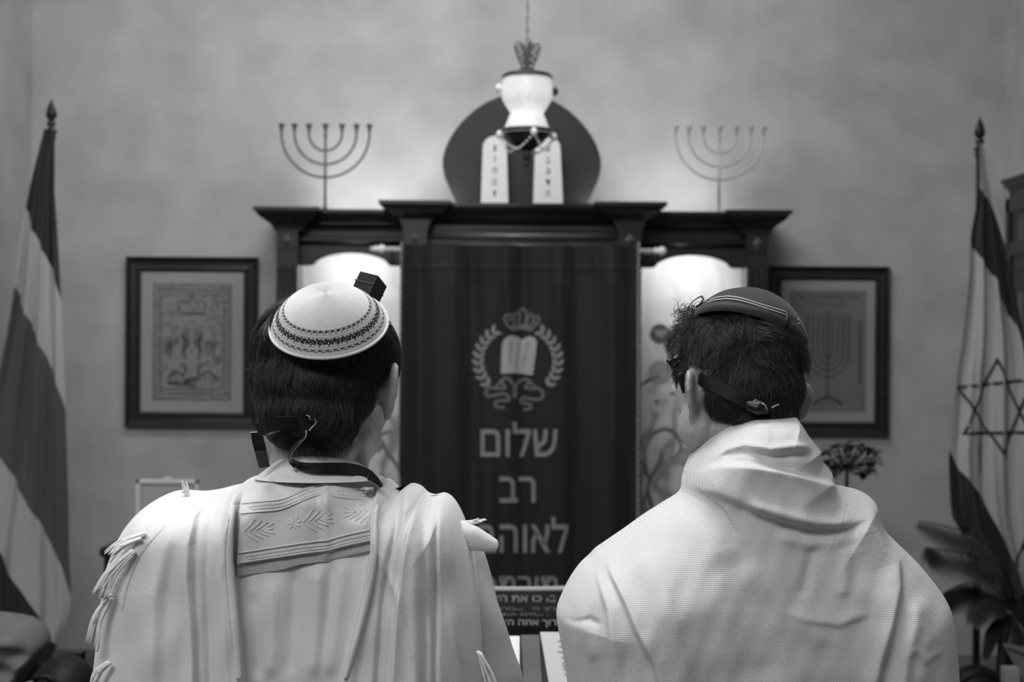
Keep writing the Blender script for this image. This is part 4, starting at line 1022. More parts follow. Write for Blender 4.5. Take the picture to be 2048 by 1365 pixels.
# palm: arching fronds with drooping leaflets
YQ = 4.55
crownp = P(2035, 1190, YQ)
pa = thing('potted_palm', 'dark feathery palm in a black pot at the lower right corner', 'plant', (P(2003, 0, YQ).x, YQ, 0))
pb_ = P(2003, 1340, YQ)
obj('trunk', MB().tube([(pb_.x, YQ, .30), (pb_.x, YQ, pb_.z), (P(2006, 1270, YQ).x, YQ, P(0, 1270, YQ).z), (P(2018, 1215, YQ).x, YQ, P(0, 1215, YQ).z)], [.024, .018, .016, .014], 10), M_stem, pa)
px_ = P(2003, 0, YQ).x
obj('pot', MB().lathe([(0, 0), (.12, 0), (.15, .10), (.165, .30), (.175, .32), (.16, .325), (.15, .30), (0, .30)], (px_, YQ, 0), 30), mat('black_pot', .006, .3), pa)
fronds = [[(2030, 1205), (2000, 1120), (1955, 1075), (1900, 1055), (1838, 1042)], [(2030, 1205), (1985, 1140), (1940, 1110), (1880, 1100), (1850, 1095)], [(2030, 1210), (1985, 1175), (1940, 1165), (1900, 1180), (1882, 1192)],
          [(2030, 1205), (2035, 1130), (2050, 1080), (2080, 1050)], [(2030, 1210), (1995, 1190), (1960, 1200), (1935, 1215)], [(2020, 1215), (1995, 1235), (1975, 1260), (1968, 1280)], [(2025, 1215), (2050, 1190), (2090, 1200), (2120, 1230)],
          [(2030, 1205), (2010, 1140), (1985, 1100), (1950, 1060), (1930, 1050)], [(2020, 1215), (2030, 1240), (2045, 1265), (2050, 1290)]]
for fi, f_ in enumerate(fronds):
    yo = [0, -.10, .05, .08, -.12, -.04, .05, .12, -.08][fi]; c_ = catmull(f_, 11); n = len(c_)
    pts = [P(x, y, YQ + yo * i / (n - 1)) for i, (x, y) in enumerate(c_)]
    rch = obj('frond', MB().tube(pts, [.0045 * (1 - .7 * i / n) for i in range(n)], 5), M_stem, pa)
    lv = MB()
    for i in range(4, n):
        t = i / n; tan = (pts[i] - pts[i - 1]).normalized()
        for sgn in (-1, 1):
            for sub in (0, .5):
                p = pts[i - 1].lerp(pts[i], sub) if i else pts[i]; L_ = .095 * math.sin(PI * (t * .80 + .15)) + .015
                d = tan * .75 + Vector((0, sgn * .55, -.55 + .1 * sgn)) + Vector((0, 0, -.3 * t)); leaf(lv, p, d, L_, .0045, .30)
    obj('leaflets', lv, M_leaf2, rch, kind='stuff')
# black rounded bag, a small carton and a leaning grey folder beside the pot
YH = 4.25
zt2 = P(1960, 1330, YH).z
tbl = thing('side_stool', 'low dark stool at the lower right beside the palm', 'stool', (P(1990, 0, YH).x, YH, 0))
zz = P(1990, 1420, YH).z; xq = P(1990, 0, YH).x
obj('seat', MB().bevbox((xq - .17, YH - .14, zz - .03), (xq + .22, YH + .12, zz), .006), M_wood_h, tbl)
for sx in (-.14, .19):
    for sy in (-.11, .09): obj('leg', MB().box((xq + sx, YH + sy, (zz - .03) / 2), (.03, .03, zz - .03)), M_wood, tbl)
m_ = MB(); a = P(1952, 1420, YH); m_.ell((a.x, YH, zz + (zt2 - zz) / 2), (.078, .06, (zt2 - zz) / 2), 20)
bgr = thing('round_bag', 'black rounded bag at the lower right in front of the palm', 'bag', (a.x, YH, zz))
link('bag_body', remesh(m_, .005, 5), MATS['black_nylon'], bgr)
obj('piping', MB().tube([(a.x + .06 * math.cos(q), YH - .038 - .012 * math.sin(q), zz + .07 + .05 * math.sin(q)) for q in np.linspace(.2, PI - .2, 16)], .004, 6), MATS['black_nylon'], bgr)
c0, c1 = P(2010, 1420, YH - .05), P(2040, 1338, YH - .05)
cb = thing('small_carton', 'small pale printed carton at the lower right corner', 'box', ((c0.x + c1.x) / 2, YH - .03, zz))
obj('box', MB().bevbox((c0.x, YH - .05, zz + .001), (c1.x, YH - .01, c1.z), .002), mat('carton_pale', .28, .6), cb)
pm = MB(); pm.box2((c0.x + .010, YH - .0515, c1.z - .030), (c0.x + .032, YH - .050, c1.z - .012)); pm.box2((c0.x + .006, YH - .0515, c1.z - .075), (c1.x - .006, YH - .050, c1.z - .045))
obj('label_print', pm, M_ink, cb)
yf2 = YH + .07; a, b, c_ = P(2005, 1288, yf2), P(2075, 1300, yf2), P(2075, 1400, yf2); d = P(2044, 1358, yf2)
gf = thing('grey_folder', 'grey folder leaning at the lower right corner under the palm', 'folder', (b.x, yf2, zz))
q = [(a.x, a.z), (b.x, b.z), (c_.x, zz + .002), (d.x + .01, zz + .002), (d.x, d.z)]
obj('cover', MB().prism(q, yf2 - .003, yf2 + .003), mat('folder_grey', .16, .6), gf); obj('back_cover', MB().prism([(x + .006, z - .001) for x, z in q][:3] + [(q[3][0] + .006, zz + .0015), (q[4][0] + .006, q[4][1])], yf2 + .006, yf2 + .010), mat('folder_grey', .16, .6), gf)
obj('ties', MB().tube([(a.x + .012, yf2 - .006, a.z - .012), (b.x, yf2 - .006, b.z - .03)], .003, 6), M_black, gf)
# ================================================================ PEOPLE
def smooth_noise(px, py, seed, amp, wl):
    r = np.random.default_rng(seed); o = 0
    for _ in range(7):
        a = r.uniform(0, 2 * PI); k = 2 * PI / (wl * r.uniform(.6, 1.8)); ph = r.uniform(0, 6.28)
        o = o + np.sin((px * math.cos(a) + py * math.sin(a)) * k + ph)
    return amp * o / 2.6
class Drape:
    """a cloth volume inside an outline (plane of the outline at Yc); its depth rounds in from the outline"""
    def __init__(s, left, right, Yc, H, R, seed=1, vis=1365):
        s.Yc = Yc; s.H = H; s.R = R; s.seed = seed; s.creases = []; s.extra = None
        def dense(q):
            q = catmull(q, 10); return np.array([(P(x, y, Yc).x, P(x, y, Yc).z) for x, y in q])
        s.L = dense(left); s.Rr = dense(right)
        zv = P(1024, vis, Yc).z
        def rows(c, n):
            d = np.r_[0, np.cumsum(np.hypot(*np.diff(c, axis=0).T))]; iv = np.argmax(c[:, 1] < zv); dv = d[iv]
            t = np.r_[np.linspace(0, dv, int(n * .85), endpoint=False), np.linspace(dv, d[-1], n - int(n * .85))]
            return np.stack([np.interp(t, d, c[:, 0]), np.interp(t, d, c[:, 1])], 1)
        s.n = 460; s.BL = rows(s.L, s.n); s.BR = rows(s.Rr, s.n)
        sil = np.r_[s.L[::-1], s.Rr]; d = np.r_[0, np.cumsum(np.hypot(*np.diff(sil, axis=0).T))]
        t = np.linspace(0, d[-1], 420); s.sil = np.stack([np.interp(t, d, sil[:, 0]), np.interp(t, d, sil[:, 1])], 1)
        a = s.sil[:-1]; b = s.sil[1:]; s.sa = a; s.sb = b - a; s.sl = (s.sb ** 2).sum(1)
        s.pa = s.sil; s.pb = np.roll(s.sil, -1, 0)
    def dist(s, x, z):
        x = np.atleast_1d(x).ravel(); z = np.atleast_1d(z).ravel(); out = np.empty(len(x))
        for i in range(0, len(x), 20000):
            p = np.stack([x[i:i + 20000], z[i:i + 20000]], 1)[:, None] - s.sa[None]
            t = np.clip((p * s.sb[None]).sum(2) / s.sl[None], 0, 1); q = p - t[..., None] * s.sb[None]
            dd = np.sqrt((q ** 2).sum(2).min(1))
            # outside the outline there is no depth
            X, Z = x[i:i + 20000, None], z[i:i + 20000, None]; za, zb = s.pa[None, :, 1], s.pb[None, :, 1]
            hit = ((za > Z) != (zb > Z)) & (X < s.pa[None, :, 0] + (Z - za) * (s.pb[None, :, 0] - s.pa[None, :, 0]) / (zb - za + 1e-12))
            out[i:i + 20000] = np.where(hit.sum(1) % 2 == 1, dd, 0)
        return out
    def depth(s, x, z):
        sh = np.shape(x); d = s.dist(x, z); zz = np.atleast_1d(z).ravel()
        H = s.H(zz); k = np.clip(d / s.R(zz), 0, 1); return (H * np.sqrt(1 - (1 - k) ** 2)).reshape(sh), k.reshape(sh)
    def fold(s, px, py):
        o = np.zeros(np.shape(px))
        for pts, amp, w1, w2, kind in s.creases:
            c = np.array(pts, float); a = c[:-1]; b = c[1:] - a; L2 = (b ** 2).sum(1)
            p = np.stack([np.ravel(px), np.ravel(py)], 1)
            best = np.full(len(p), 1e9); sg = np.zeros(len(p)); tt = np.zeros(len(p)); ln = np.sqrt(L2); cum = np.r_[0, np.cumsum(ln)]
            for k in range(len(a)):
                q = p - a[k]; t = np.clip(q @ b[k] / L2[k], 0, 1); r = q - t[:, None] * b[k]; d = np.hypot(r[:, 0], r[:, 1])
                cr = b[k][0] * q[:, 1] - b[k][1] * q[:, 0]; m = d < best - 1e-6
                best = np.where(m, d, best); sg = np.where(m, np.sign(cr), sg); tt = np.where(m, (cum[k] + t * ln[k]) / cum[-1], tt)
            fade = np.clip(np.minimum(tt, 1 - tt) * 6, 0, 1); fade = fade * fade * (3 - 2 * fade)
            sd = best * sg
            if kind == 'ridge': f = np.exp(-(best / w1) ** 2)
            elif kind == 'step': # raised on the positive side (right of travel is +), falling away over w2, sharp over w1
                f = 1 / (1 + np.exp(-np.clip(sd / w1, -30, 30))) * np.exp(-np.maximum(sd, 0) / w2) * np.exp(-(np.maximum(sd, 0) / (1.25 * w2)) ** 2)
            elif kind == 'roll': # a rolled edge: quick rise, round top, slow fall
                u = np.clip(sd / w2, -1, 8); f = np.where(sd > 0, (1 - np.exp(-sd / w1)) * np.exp(-(sd / w2) ** 2), 0)
            o += (amp * f * fade).reshape(np.shape(px))
        return o + (s.extra(px, py) if s.extra else 0)
    def surf(s, x, z, wrinkle=True):
        """y of the near face"""
        d, k = s.depth(x, z); y = s.Yc - d
        lx, ly = np.asarray(x) / y * FPX, (CZ - np.asarray(z)) / y * FPX; c, q = math.cos(ROLL), math.sin(ROLL)
        px, py = 1024 + lx * c - ly * q, 682.5 + ly * c + lx * q
        f = s.fold(px, py) + smooth_noise(px, py, s.seed, .0012, 130) + smooth_noise(px, py * .5, s.seed + 5, .0008, 60)
        return y - f * np.clip(k * 4, 0, 1)
    def at(s, px, py, off=0.0, it=4):
        """points on the near face seen at px, py"""
        px = np.asarray(px, float); py = np.asarray(py, float); dx, dy = px - 1024, py - 682.5; c, q = math.cos(ROLL), math.sin(ROLL)
        lx, ly = dx * c + dy * q, dy * c - dx * q; Y = np.full(px.shape, s.Yc - .1)
        for _ in range(it):
            Y = s.surf(lx / FPX * Y, CZ - ly / FPX * Y)
        Y = Y - off
        return np.stack([lx / FPX * Y, Y, CZ - ly / FPX * Y], -1)
    def mesh(s, nc=150):
        t = 0.5 - 0.5 * np.cos(np.linspace(0, PI, 2 * nc)); n = s.n
        zl = np.minimum.accumulate(np.minimum(s.BL[:, 1], s.BR[:, 1])) - .020 * np.clip(np.arange(n) / 40.0, 0, 1)
        M = np.stack([(s.BL[:, 0] + s.BR[:, 0]) / 2, zl], 1)
        G = np.empty((n, 2 * nc, 2))
        for j, tj in enumerate(t):
            if tj <= .5: G[:, j] = s.BL + (M - s.BL) * (tj * 2)
            else: G[:, j] = M + (s.BR - M) * (tj * 2 - 1)
        x, z = G[..., 0], G[..., 1]
        yb = s.surf(x, z); d, _ = s.depth(x, z); yf = s.Yc + d * .92
        for a_ in (yb, yf): a_[:, 0] = s.Yc; a_[:, -1] = s.Yc; a_[0, :] = s.Yc
        A = np.stack([x, yb, z], 2).reshape(-1, 3); B = np.stack([x, yf, z], 2).reshape(-1, 3)
        uv = np.stack([x.ravel(), z.ravel()], 1)
        F = np.r_[gridfaces(n, 2 * nc), gridfaces(n, 2 * nc, n * 2 * nc, True)]
        return np.r_[A, B], F[:, ::-1], np.r_[uv, uv]
def patch(name, D, A, B, m, parent, off=.006, top=None, lip=.0, rows=220, cols=60, edge='both', th=.002, ew=.06, extra=None, ang=None):
    """a cloth layer lying on drape D between outlines A (left) and B (right), thickness th, rolled edges"""
    A = resample(catmull(A, 8), rows); B = resample(catmull(B, 8), rows); t = 0.5 - 0.5 * np.cos(np.linspace(0, PI, cols)) * 1.0
    px = A[:, None, 0] + (B - A)[:, None, 0] * t; py = A[:, None, 1] + (B - A)[:, None, 1] * t
    if top is not None: tp = np.array(sorted(top), float); py = np.maximum(py, np.interp(px, tp[:, 0], tp[:, 1]) + 1.5)
    e = np.ones(cols)
    if edge in ('both', 'left'): e = e * np.sqrt(1 - (1 - np.clip(t / ew, 0, 1)) ** 2)
    if edge in ('both', 'right'): e = e * np.sqrt(1 - (1 - np.clip((1 - t) / ew, 0, 1)) ** 2)
    base = D.at(px, py, 0.0, 6)
    ex = extra(px, py, t[None, :] * np.ones_like(px)) if extra else 0
    tap = np.sqrt(np.clip((py - np.interp(px, tp[:, 0], tp[:, 1])) / 34, 0, 1)) if top is not None else 1.0
    Y0 = base[..., 1]; Y1 = Y0 - (off * (.12 + .88 * e)[None, :] + ex) * tap - (.0006 if top is not None else 0)
    V = base * (Y1 / Y0)[..., None]; V[..., 2] = CZ + (base[..., 2] - CZ) * (Y1 / Y0)
    Y2 = Y1 + th; W = base * (Y2 / Y0)[..., None]; W[..., 2] = CZ + (base[..., 2] - CZ) * (Y2 / Y0)
    n = rows * cols; F = [gridfaces(rows, cols, 0, False), gridfaces(rows, cols, n, True)]
    i = np.arange(rows - 1); F.append(np.stack([i * cols, (i + 1) * cols, (i + 1) * cols + n, i * cols + n], 1)); k = cols - 1
    F.append(np.stack([i * cols + k, i * cols + k + n, (i + 1) * cols + k + n, (i + 1) * cols + k], 1))
    j = np.arange(cols - 1); F.append(np.stack([j, j + n, j + 1 + n, j + 1], 1)); r = (rows - 1) * cols
    F.append(np.stack([j + r, j + 1 + r, j + 1 + n + r, j + n + r], 1))
    uv = V[..., [0, 2]].reshape(-1, 2)
    if ang: c, q = math.cos(ang), math.sin(ang); uv = uv @ np.array([[c, -q], [q, c]])
    me = npmesh(name, np.r_[V.reshape(-1, 3), W.reshape(-1, 3)], np.concatenate(F), np.r_[uv, uv])
    return link(name, me, m, parent), V

M_skin = mat('skin', .32, .5, var=.10, vscale=60, bump=.0006, bscale=260)
M_skin.node_tree.nodes['Principled BSDF'].inputs['Subsurface Weight'].default_value = .12
M_skin.node_tree.nodes['Principled BSDF'].inputs['Subsurface Scale'].default_value = .01
M_hair = mat('dark_hair', .008, .55, var=.3, vscale=90, aniso=(1, 1, .15), spec=.3)
def strand_mat(name, v):
    m = bpy.data.materials.new(name); m.use_nodes = True; b = m.node_tree.nodes['Principled BSDF']
    b.inputs['Base Color'].default_value = (v, v, v, 1); b.inputs['Roughness'].default_value = .38; b.inputs['Specular IOR Level'].default_value = .6
    return m
M_str1 = strand_mat('hair_strand_brown', .012); M_str2 = strand_mat('hair_strand_black', .006)
M_shawl = weave('shawl_weave', .66, pitch=.0021, hole=.30, depth=.00045)
M_shawl_f = weave('shawl_fine_weave', .72, pitch=.0020, hole=.09, depth=.00025)
M_shirt = weave('shirt_twill', .50, pitch=.0022, hole=.30, depth=.0004, ang=.7)
M_collar = weave('collar_rib', .74, pitch=.0024, hole=.16, depth=.0003, rib=.15)
M_roll = mat('shawl_rolled_edge', .72, .85)
M_hem = weave('hem_weave', .46, pitch=.0024, hole=.25, depth=.0005)
M_fringe = mat('white_fringe', .74, .8, bump=.0004, bscale=900)
M_trous = mat('dark_trousers', .02, .8); M_shoe = mat('black_shoe', .01, .35)

def caps(mb, p0, p1, r0, r1, n=7):
    p0, p1 = Vector(p0), Vector(p1)
    mb.tube([p0.lerp(p1, i / (n - 1)) for i in range(n)], [r0 + (r1 - r0) * i / (n - 1) for i in range(n)], 14)
    mb.ell(p0, (r0, r0, r0), 14, m=8); mb.ell(p1, (r1, r1, r1), 14, m=8)
def head_blobs(mb, C, R, sc=1.0, jaw=1.0):
    """head in its own frame: x right, y towards the face, z up"""
    def T(p): return Vector(C) + R @ (Vector(p) * sc)
    def E_(c, r, rot=None, n=20): mb.ell(T(c), [q * sc for q in r], n, rot=(R.to_3x3() @ rot if rot is not None else R.to_3x3()), m=14)
    E_((0, -.008, .018), (.075, .094, .084)); E_((0, .042, -.012), (.064, .050, .078)); E_((0, .036, -.062), (.053 * jaw, .052, .046)); E_((0, .066, -.098), (.024, .020, .018))
    for s in (-1, 1):
        E_((s * .037, .062, -.022), (.018, .020, .020)); E_((s * .030, .082, .018), (.024, .012, .010)); E_((s * .058 * jaw, .022, -.060), (.014, .036, .030))
        caps(mb, T((s * .059 * jaw, .005, -.068)), T((s * .020, .066, -.100)), .016 * sc, .014 * sc)
        E_((s * .012, .094, -.036), (.008, .010, .008), n=12)
    caps(mb, T((0, .088, .012)), T((0, .108, -.030)), .009 * sc, .012 * sc)
    E_((0, .088, -.058), (.024, .010, .0065), n=14); E_((0, .086, -.070), (.021, .010, .0070), n=14)
def ear(mb, C, R, s, sc=1.0, flare=.35, bx=.073, bz=-.016):
    """outer ear: rim, inner ridge, bowl and lobe"""
    base = Vector(C) + R @ (Vector((s * bx, -.004, bz)))
    def T(y, z, o): # y back(-)/front(+), z up, o outward
        return base + R @ (Vector((s * (o + max(0, -y) * flare * 1.6), y, z)) * sc)
    rim = catmull([(.010, .006), (.014, .020), (.006, .031), (-.008, .033), (-.019, .024), (-.022, .008), (-.018, -.008), (-.010, -.020), (-.002, -.028), (.004, -.030), (.006, -.022)], 4)
    pts = [T(y, z, .006 + .005 * math.sin(PI * i / len(rim))) for i, (y, z) in enumerate(rim)]
    for i in range(len(pts) - 1): mb.tube([pts[i], pts[i + 1]], .0044 * sc, 8)
    for p in pts: mb.ell(p, (.0044 * sc,) * 3, 8, m=6)
    rid = catmull([(-.002, .020), (-.011, .016), (-.014, .004), (-.010, -.008), (-.002, -.016)], 4); q = [T(y, z, .006) for y, z in rid]
    for i in range(len(q) - 1): mb.tube([q[i], q[i + 1]], .0036 * sc, 8)
    # thin plate of the ear
    for i in range(0, len(rim)):
        y, z = rim[i]; mb.tube([T(y, z, .006), T(.004, -.002, .0)], [.0030 * sc, .0045 * sc], 6)
    mb.ell(T(.001, -.027, .006), (.0055 * sc, .0062 * sc, .0075 * sc), 10, m=8)
    mb.tube([T(-.006, 0, .003), base + R @ (Vector((-s * .012, .002, 0)) * sc)], [.012 * sc, .016 * sc], 10)

def body(mb, C, R, neck, sh, Yc, armx, elbow_out, hip=.95, lean=0.0):
    """neck to toes as one surface; sh: shoulder height, neck: base point of the skull"""
    xm = (armx[0] + armx[1]) / 2
    nb = Vector((xm, Yc + .025, sh + .03)); caps(mb, neck, nb, .047, .054)
    mb.ell((xm, Yc + .005, sh - .10), (.150, .095, .15), 20); mb.ell((xm, Yc, sh - .30), (.135, .090, .20), 20); mb.ell((xm, Yc, hip + .02), (.155, .105, .14), 20)
    for i, s in enumerate((-1, 1)):
        S_ = Vector((armx[i] - s * .055, Yc + .005, sh - .045)); caps(mb, (xm + s * .05, Yc, sh + .005), S_, .045, .048)
        El = Vector((armx[i] + s * (elbow_out - .045), Yc + .03, sh - .33)); Wr = El + Vector((-s * .05, .20, .05)); caps(mb, S_, El, .046, .037); caps(mb, El, Wr, .036, .025)
        # palm and five fingers, relaxed
        d = (Wr - El).normalized(); sd = Vector((0, 0, 1)); inn = Vector((-s, 0, 0))
        Pm = Wr + d * .045; mb.ell(Pm, (.016, .042, .038), 14)
        for f in range(4):
            b0 = Pm + d * .030 + sd * (.028 - .018 * f); L_ = (.036, .042, .039, .030)[f]
            k1 = b0 + d * L_ + inn * .006; k2 = k1 + d * .022 + inn * .014; caps(mb, b0, k1, .0088, .0082, 4); caps(mb, k1, k2, .0082, .0068, 4)
        t0 = Pm - d * .01 + sd * .030; t1 = t0 + d * .030 + sd * .016 + inn * .008; t2 = t1 + d * .024 + inn * .006; caps(mb, t0, t1, .0105, .0090, 4); caps(mb, t1, t2, .0090, .0075, 4)
        H_ = Vector((xm + s * .085, Yc, hip - .03)); K = Vector((xm + s * .095, Yc + .012, .50)); A_ = Vector((xm + s * .10, Yc, .10)); caps(mb, H_, K, .082, .052); caps(mb, K, A_, .050, .036)
        mb.ell((A_.x, Yc + .05, .045), (.040, .115, .040), 16)
def trousers_shoes(parent, xm, Yc, hip):
    m_ = MB(); m_.ell((xm, Yc, hip + .02), (.170, .120, .13), 20)
    for s in (-1, 1):
        caps(m_, (xm + s * .085, Yc, hip - .03), (xm + s * .095, Yc + .012, .50), .096, .070); caps(m_, (xm + s * .095, Yc + .012, .50), (xm + s * .10, Yc, .13), .068, .060)
    link('trousers', remesh(m_, .010, 8), M_trous, parent)
    for s in (-1, 1):
        q = MB(); q.ell((xm + s * .10, Yc + .055, .048), (.050, .135, .045), 18); q.ell((xm + s * .10, Yc - .02, .06), (.045, .055, .055), 14); q.box((xm + s * .10, Yc + .05, .012), (.088, .25, .022))
        link('shoe', remesh(q, .006, 4), M_shoe, parent)
def eyes(parent, C, R):
    for s in (-1, 1):
        e = MB(); e.ell(Vector(C) + R @ Vector((s * .031, .078, .002)), (.012,) * 3, 14); obj('eye', e, mat('eye_white', .5, .2), parent)

def hair_curves(name, pts, m, parent, r0=.00016, rt=.00005):
    """pts: (n, k, 3) world"""
    n, k = pts.shape[:2]; c = bpy.data.hair_curves.new(name); c.add_curves([k] * n)
    off = wloc(parent)
    c.attributes['position'].data.foreach_set('vector', (pts - np.array(off)).astype(np.float32).ravel())
    a = c.attributes.get('radius') or c.attributes.new('radius', 'FLOAT', 'POINT')
    rr = np.tile(np.linspace(r0, rt, k), n).astype(np.float32) * np.repeat(rng.uniform(.7, 1.3, n), k)
    a.data.foreach_set('value', rr.astype(np.float32)); c.materials.append(m)
    o = bpy.data.objects.new(name, c); COL.objects.link(o); o.parent = parent.parent if False else parent; o['kind'] = 'stuff'
    return o
def cull(st, rc_, ax_, r_, h_):
    n, k = st.shape[:2]; m = under_cap(st.reshape(-1, 3), rc_, ax_, r_, h_).reshape(n, k).any(1); return st[~m]
def grow(me, n, length, dirf, keep, steps=7, lift=.0008, out=.0, jitter=.25, hug=True, clump=0, tang=False):
    """strands rooted on mesh me, following dirf(p, nrm) along the surface"""
    nv = len(me.polygons); cen = np.empty(nv * 3); me.polygons.foreach_get('center', cen); cen = cen.reshape(-1, 3)
    nor = np.empty(nv * 3); me.polygons.foreach_get('normal', nor); nor = nor.reshape(-1, 3); ar = np.empty(nv); me.polygons.foreach_get('area', ar)
    ok = keep(cen, nor); idx = np.where(ok)[0]; pr = ar[idx] / ar[idx].sum(); pick = rng.choice(idx, n, p=pr)
    bv = BVHTree.FromPolygons([v.co.copy() for v in me.vertices], [tuple(p.vertices) for p in me.polygons])
    out_ = np.empty((n, steps + 1, 3)); h = np.sqrt(ar[pick])
    roots = cen[pick] + rng.normal(0, 1, (n, 3)) * h[:, None] * .4
    L_ = length * rng.uniform(.65, 1.15, n); jit = rng.normal(0, jitter, (n, 3))
    if clump:
        # neighbouring strands share a lock direction
        lk = rng.normal(0, 1, (clump, 3)); lc = cen[rng.choice(idx, clump)]
        for i in range(n):
            k = np.argmin(((lc - roots[i]) ** 2).sum(1)); jit[i] = jit[i] * .35 + lk[k] * jitter
    for i in range(n):
        p = Vector(roots[i]); nn = Vector(nor[pick[i]]); q, nq, _, _ = bv.find_nearest(p)
        if q is not None: p, nn = q, nq
        out_[i, 0] = p; st = L_[i] / steps; j = Vector(jit[i])
        for k in range(steps):
            d = dirf(p, nn) + j; d = (d - nn * d.dot(nn)) if (hug or tang) else d; d = d.normalized() if d.length > 1e-6 else Vector((0, 0, -1))
            if hug:
                p = p + d * st; q, nq, _, _ = bv.find_nearest(p)
                if q is not None: nn = nq; p = q + nq * (lift * (.4 + 1.2 * (k + 1) / steps) + out * ((k + 1) / steps) ** 1.5)
            else: p = p + (d * (1 - out) + nn * out).normalized() * st
            out_[i, k + 1] = p
    return out_
def ribbon3(path, normals, w_, th=.0016):
    """leather strap: path centre line, normals give the face direction; width along their cross"""
    path = [Vector(p) for p in path]; n = len(path); vs = []
    for i in range(n):
        t = (path[min(i + 1, n - 1)] - path[max(i - 1, 0)]).normalized(); nn = Vector(normals[i] if len(normals) > 1 else normals[0]); nn = (nn - t * nn.dot(t)).normalized(); s_ = t.cross(nn)
        ww = (w_[i] if hasattr(w_, '__len__') else w_) / 2
        for a, b in ((-1, 0), (-1, 1), (1, 1), (1, 0)): vs.append(path[i] + s_ * ww * a + nn * th * b)
    fs = []; mi = []
    for i in range(n - 1):
        for k in range(4):
            k2 = (k + 1) % 4; fs.append((i * 4 + k, i * 4 + k2, i * 4 + 4 + k2, i * 4 + 4 + k)); mi.append(1 if k in (0, 2) else 0)
    fs += [(3, 2, 1, 0), tuple(4 * n - 4 + k for k in range(4))]; mi += [1, 1]
    m_ = MB(); m_.v = [tuple(v) for v in vs]; m_.f = fs; m_.mi = mi; m_.sm = [False] * len(fs); return m_
M_edge = mat('raw_leather_edge', .30, .6)
def P3(q, Y=None): return P(q[0], q[1], q[2] if Y is None else Y)
def tuft(parent, D, root, tip, n, spread, Y=None, r=.0011, curve=6, seed=0):
    """one knotted tassel: n twisted threads from a common root"""
    rr = np.random.default_rng(seed + int(root[0] * 7 + root[1])); m_ = MB()
    if Y is None: Y = float(D.at(np.array([root[0] + 8.0]), np.array([root[1] * 1.0]))[0, 1]) - .004
    for k in range(n):
        u = (k + .5) / n - .5; ex = tip[0] + u * spread + rr.normal(0, 2.5); ey = tip[1] + rr.normal(0, 6) - abs(u) * 6
        rx, ry = root[0] + u * spread * .35, root[1] + u * spread * .25; mx = (rx + ex) / 2 - curve + rr.normal(0, 2); my = (ry + ey) / 2 - curve * .5
        c = catmull([(rx, ry), (mx, my), (ex, ey)], 6); N = len(c)
        m_.tube([P(x, y, Y - .002 - .004 * rr.random() * i / N - .0035 * (k % 3) / 3) for i, (x, y) in enumerate(c)], [r * (1.15 - .75 * (i / N) ** 3) for i in range(N)], 6)
    return m_

# ---------------------------------------------------------------- LEFT MAN
YH1 = 1.697; C1 = P(657, 760, YH1); YB1 = 1.73
man1 = thing('person', 'man in a white crocheted cap with black bands and a fringed shawl, seen from behind', 'person', (P(645, 0, YB1).x, YB1, 0))
R1 = (Matrix.Rotation(math.radians(-16), 4, 'Z') @ Matrix.Rotation(math.radians(-14), 4, 'X')).to_3x3()
neck1 = C1 + R1 @ Vector((0, -.020, -.075)); nb1 = P(642, 985, YB1)
bl = MB(); head_blobs(bl, C1, R1, 1.0, .80); ear(bl, C1, R1, 1, 1.0); ear(bl, C1, R1, -1, .85, .0, .058)
body(bl, C1, R1, neck1, nb1.z - .085, YB1, (P(285, 0, YB1).x, P(910, 0, YB1).x), .03)
link('body', remesh(bl, .0040, 8), M_skin, man1); eyes(man1, C1, R1)
hb = MB(); H3 = R1
def he(c, r): hb.ell(C1 + R1 @ Vector(c), r, 24, rot=R1, m=16)
he((0, -.014, .027), (.0800, .096, .070)); he((-.002, -.034, -.012), (.069, .068, .058)); he((-.002, -.054, -.045), (.052, .038, .040)); he((-.066, -.008, .0), (.012, .030, .034)); he((.0, -.058, -.066), (.041, .024, .024)); he((.020, -.046, -.052), (.036, .036, .036))
hme = remesh(hb, .0035, 7); hair1 = link('hair', hme.copy(), M_hair, man1, label='dark straight hair')
cr1 = C1 + Vector((-.01, -.045, .085))
def dir1(p, n):
    d = Vector((p.x - cr1.x, (p.y - cr1.y) * .3, 0)) * 4.0 + Vector((0, 0, -1.0)); 
    if p.z < C1.z - .055: d = d + Vector((.55 if p.x > C1.x - .03 else -.1, 0, 0))
    return d
def under_cap(c, rc_, ax_, r_, h_):
    v = c - np.array(rc_); a = v @ np.array(ax_); return (np.sqrt(np.maximum((v ** 2).sum(1) - a * a, 0)) < r_) & (a > h_)
YR1 = 1.632; rc = P(657, 649, YR1); ax1 = Vector((-.02, -math.cos(math.radians(54)), math.sin(math.radians(54)))).normalized()
def keep1(c, n): return (c[:, 1] < C1.y + .045) & (c[:, 2] > C1.z - .090) & ~under_cap(c, rc, ax1, .058, -.01)
st = grow(hme, 15000, .038, dir1, keep1, 7, .0022, .0055, .34, True, 420)
hair_curves('hair_strands', cull(st, rc, ax1, .0655, .004), M_str1, hair1, .00020, .00007)
low = grow(hme, 3600, .019, lambda p, n: Vector((.45, -.2, -1)), lambda c, n: (c[:, 2] < C1.z - .060) & (c[:, 1] < C1.y - .01), 6, .001, .006, .3, False)
fly = grow(hme, 260, .020, lambda p, n: Vector(((p.x - C1.x) * 9, -.5, -.8)), keep1, 7, .002, .06, .5, False)
hair_curves('loose_strands', cull(fly, rc, ax1, .075, -.01), strand_mat('hair_strand_light', .06), hair1, .00014, .00004)
hair_curves('nape_strands', low, M_str1, hair1, .00016, .00004)
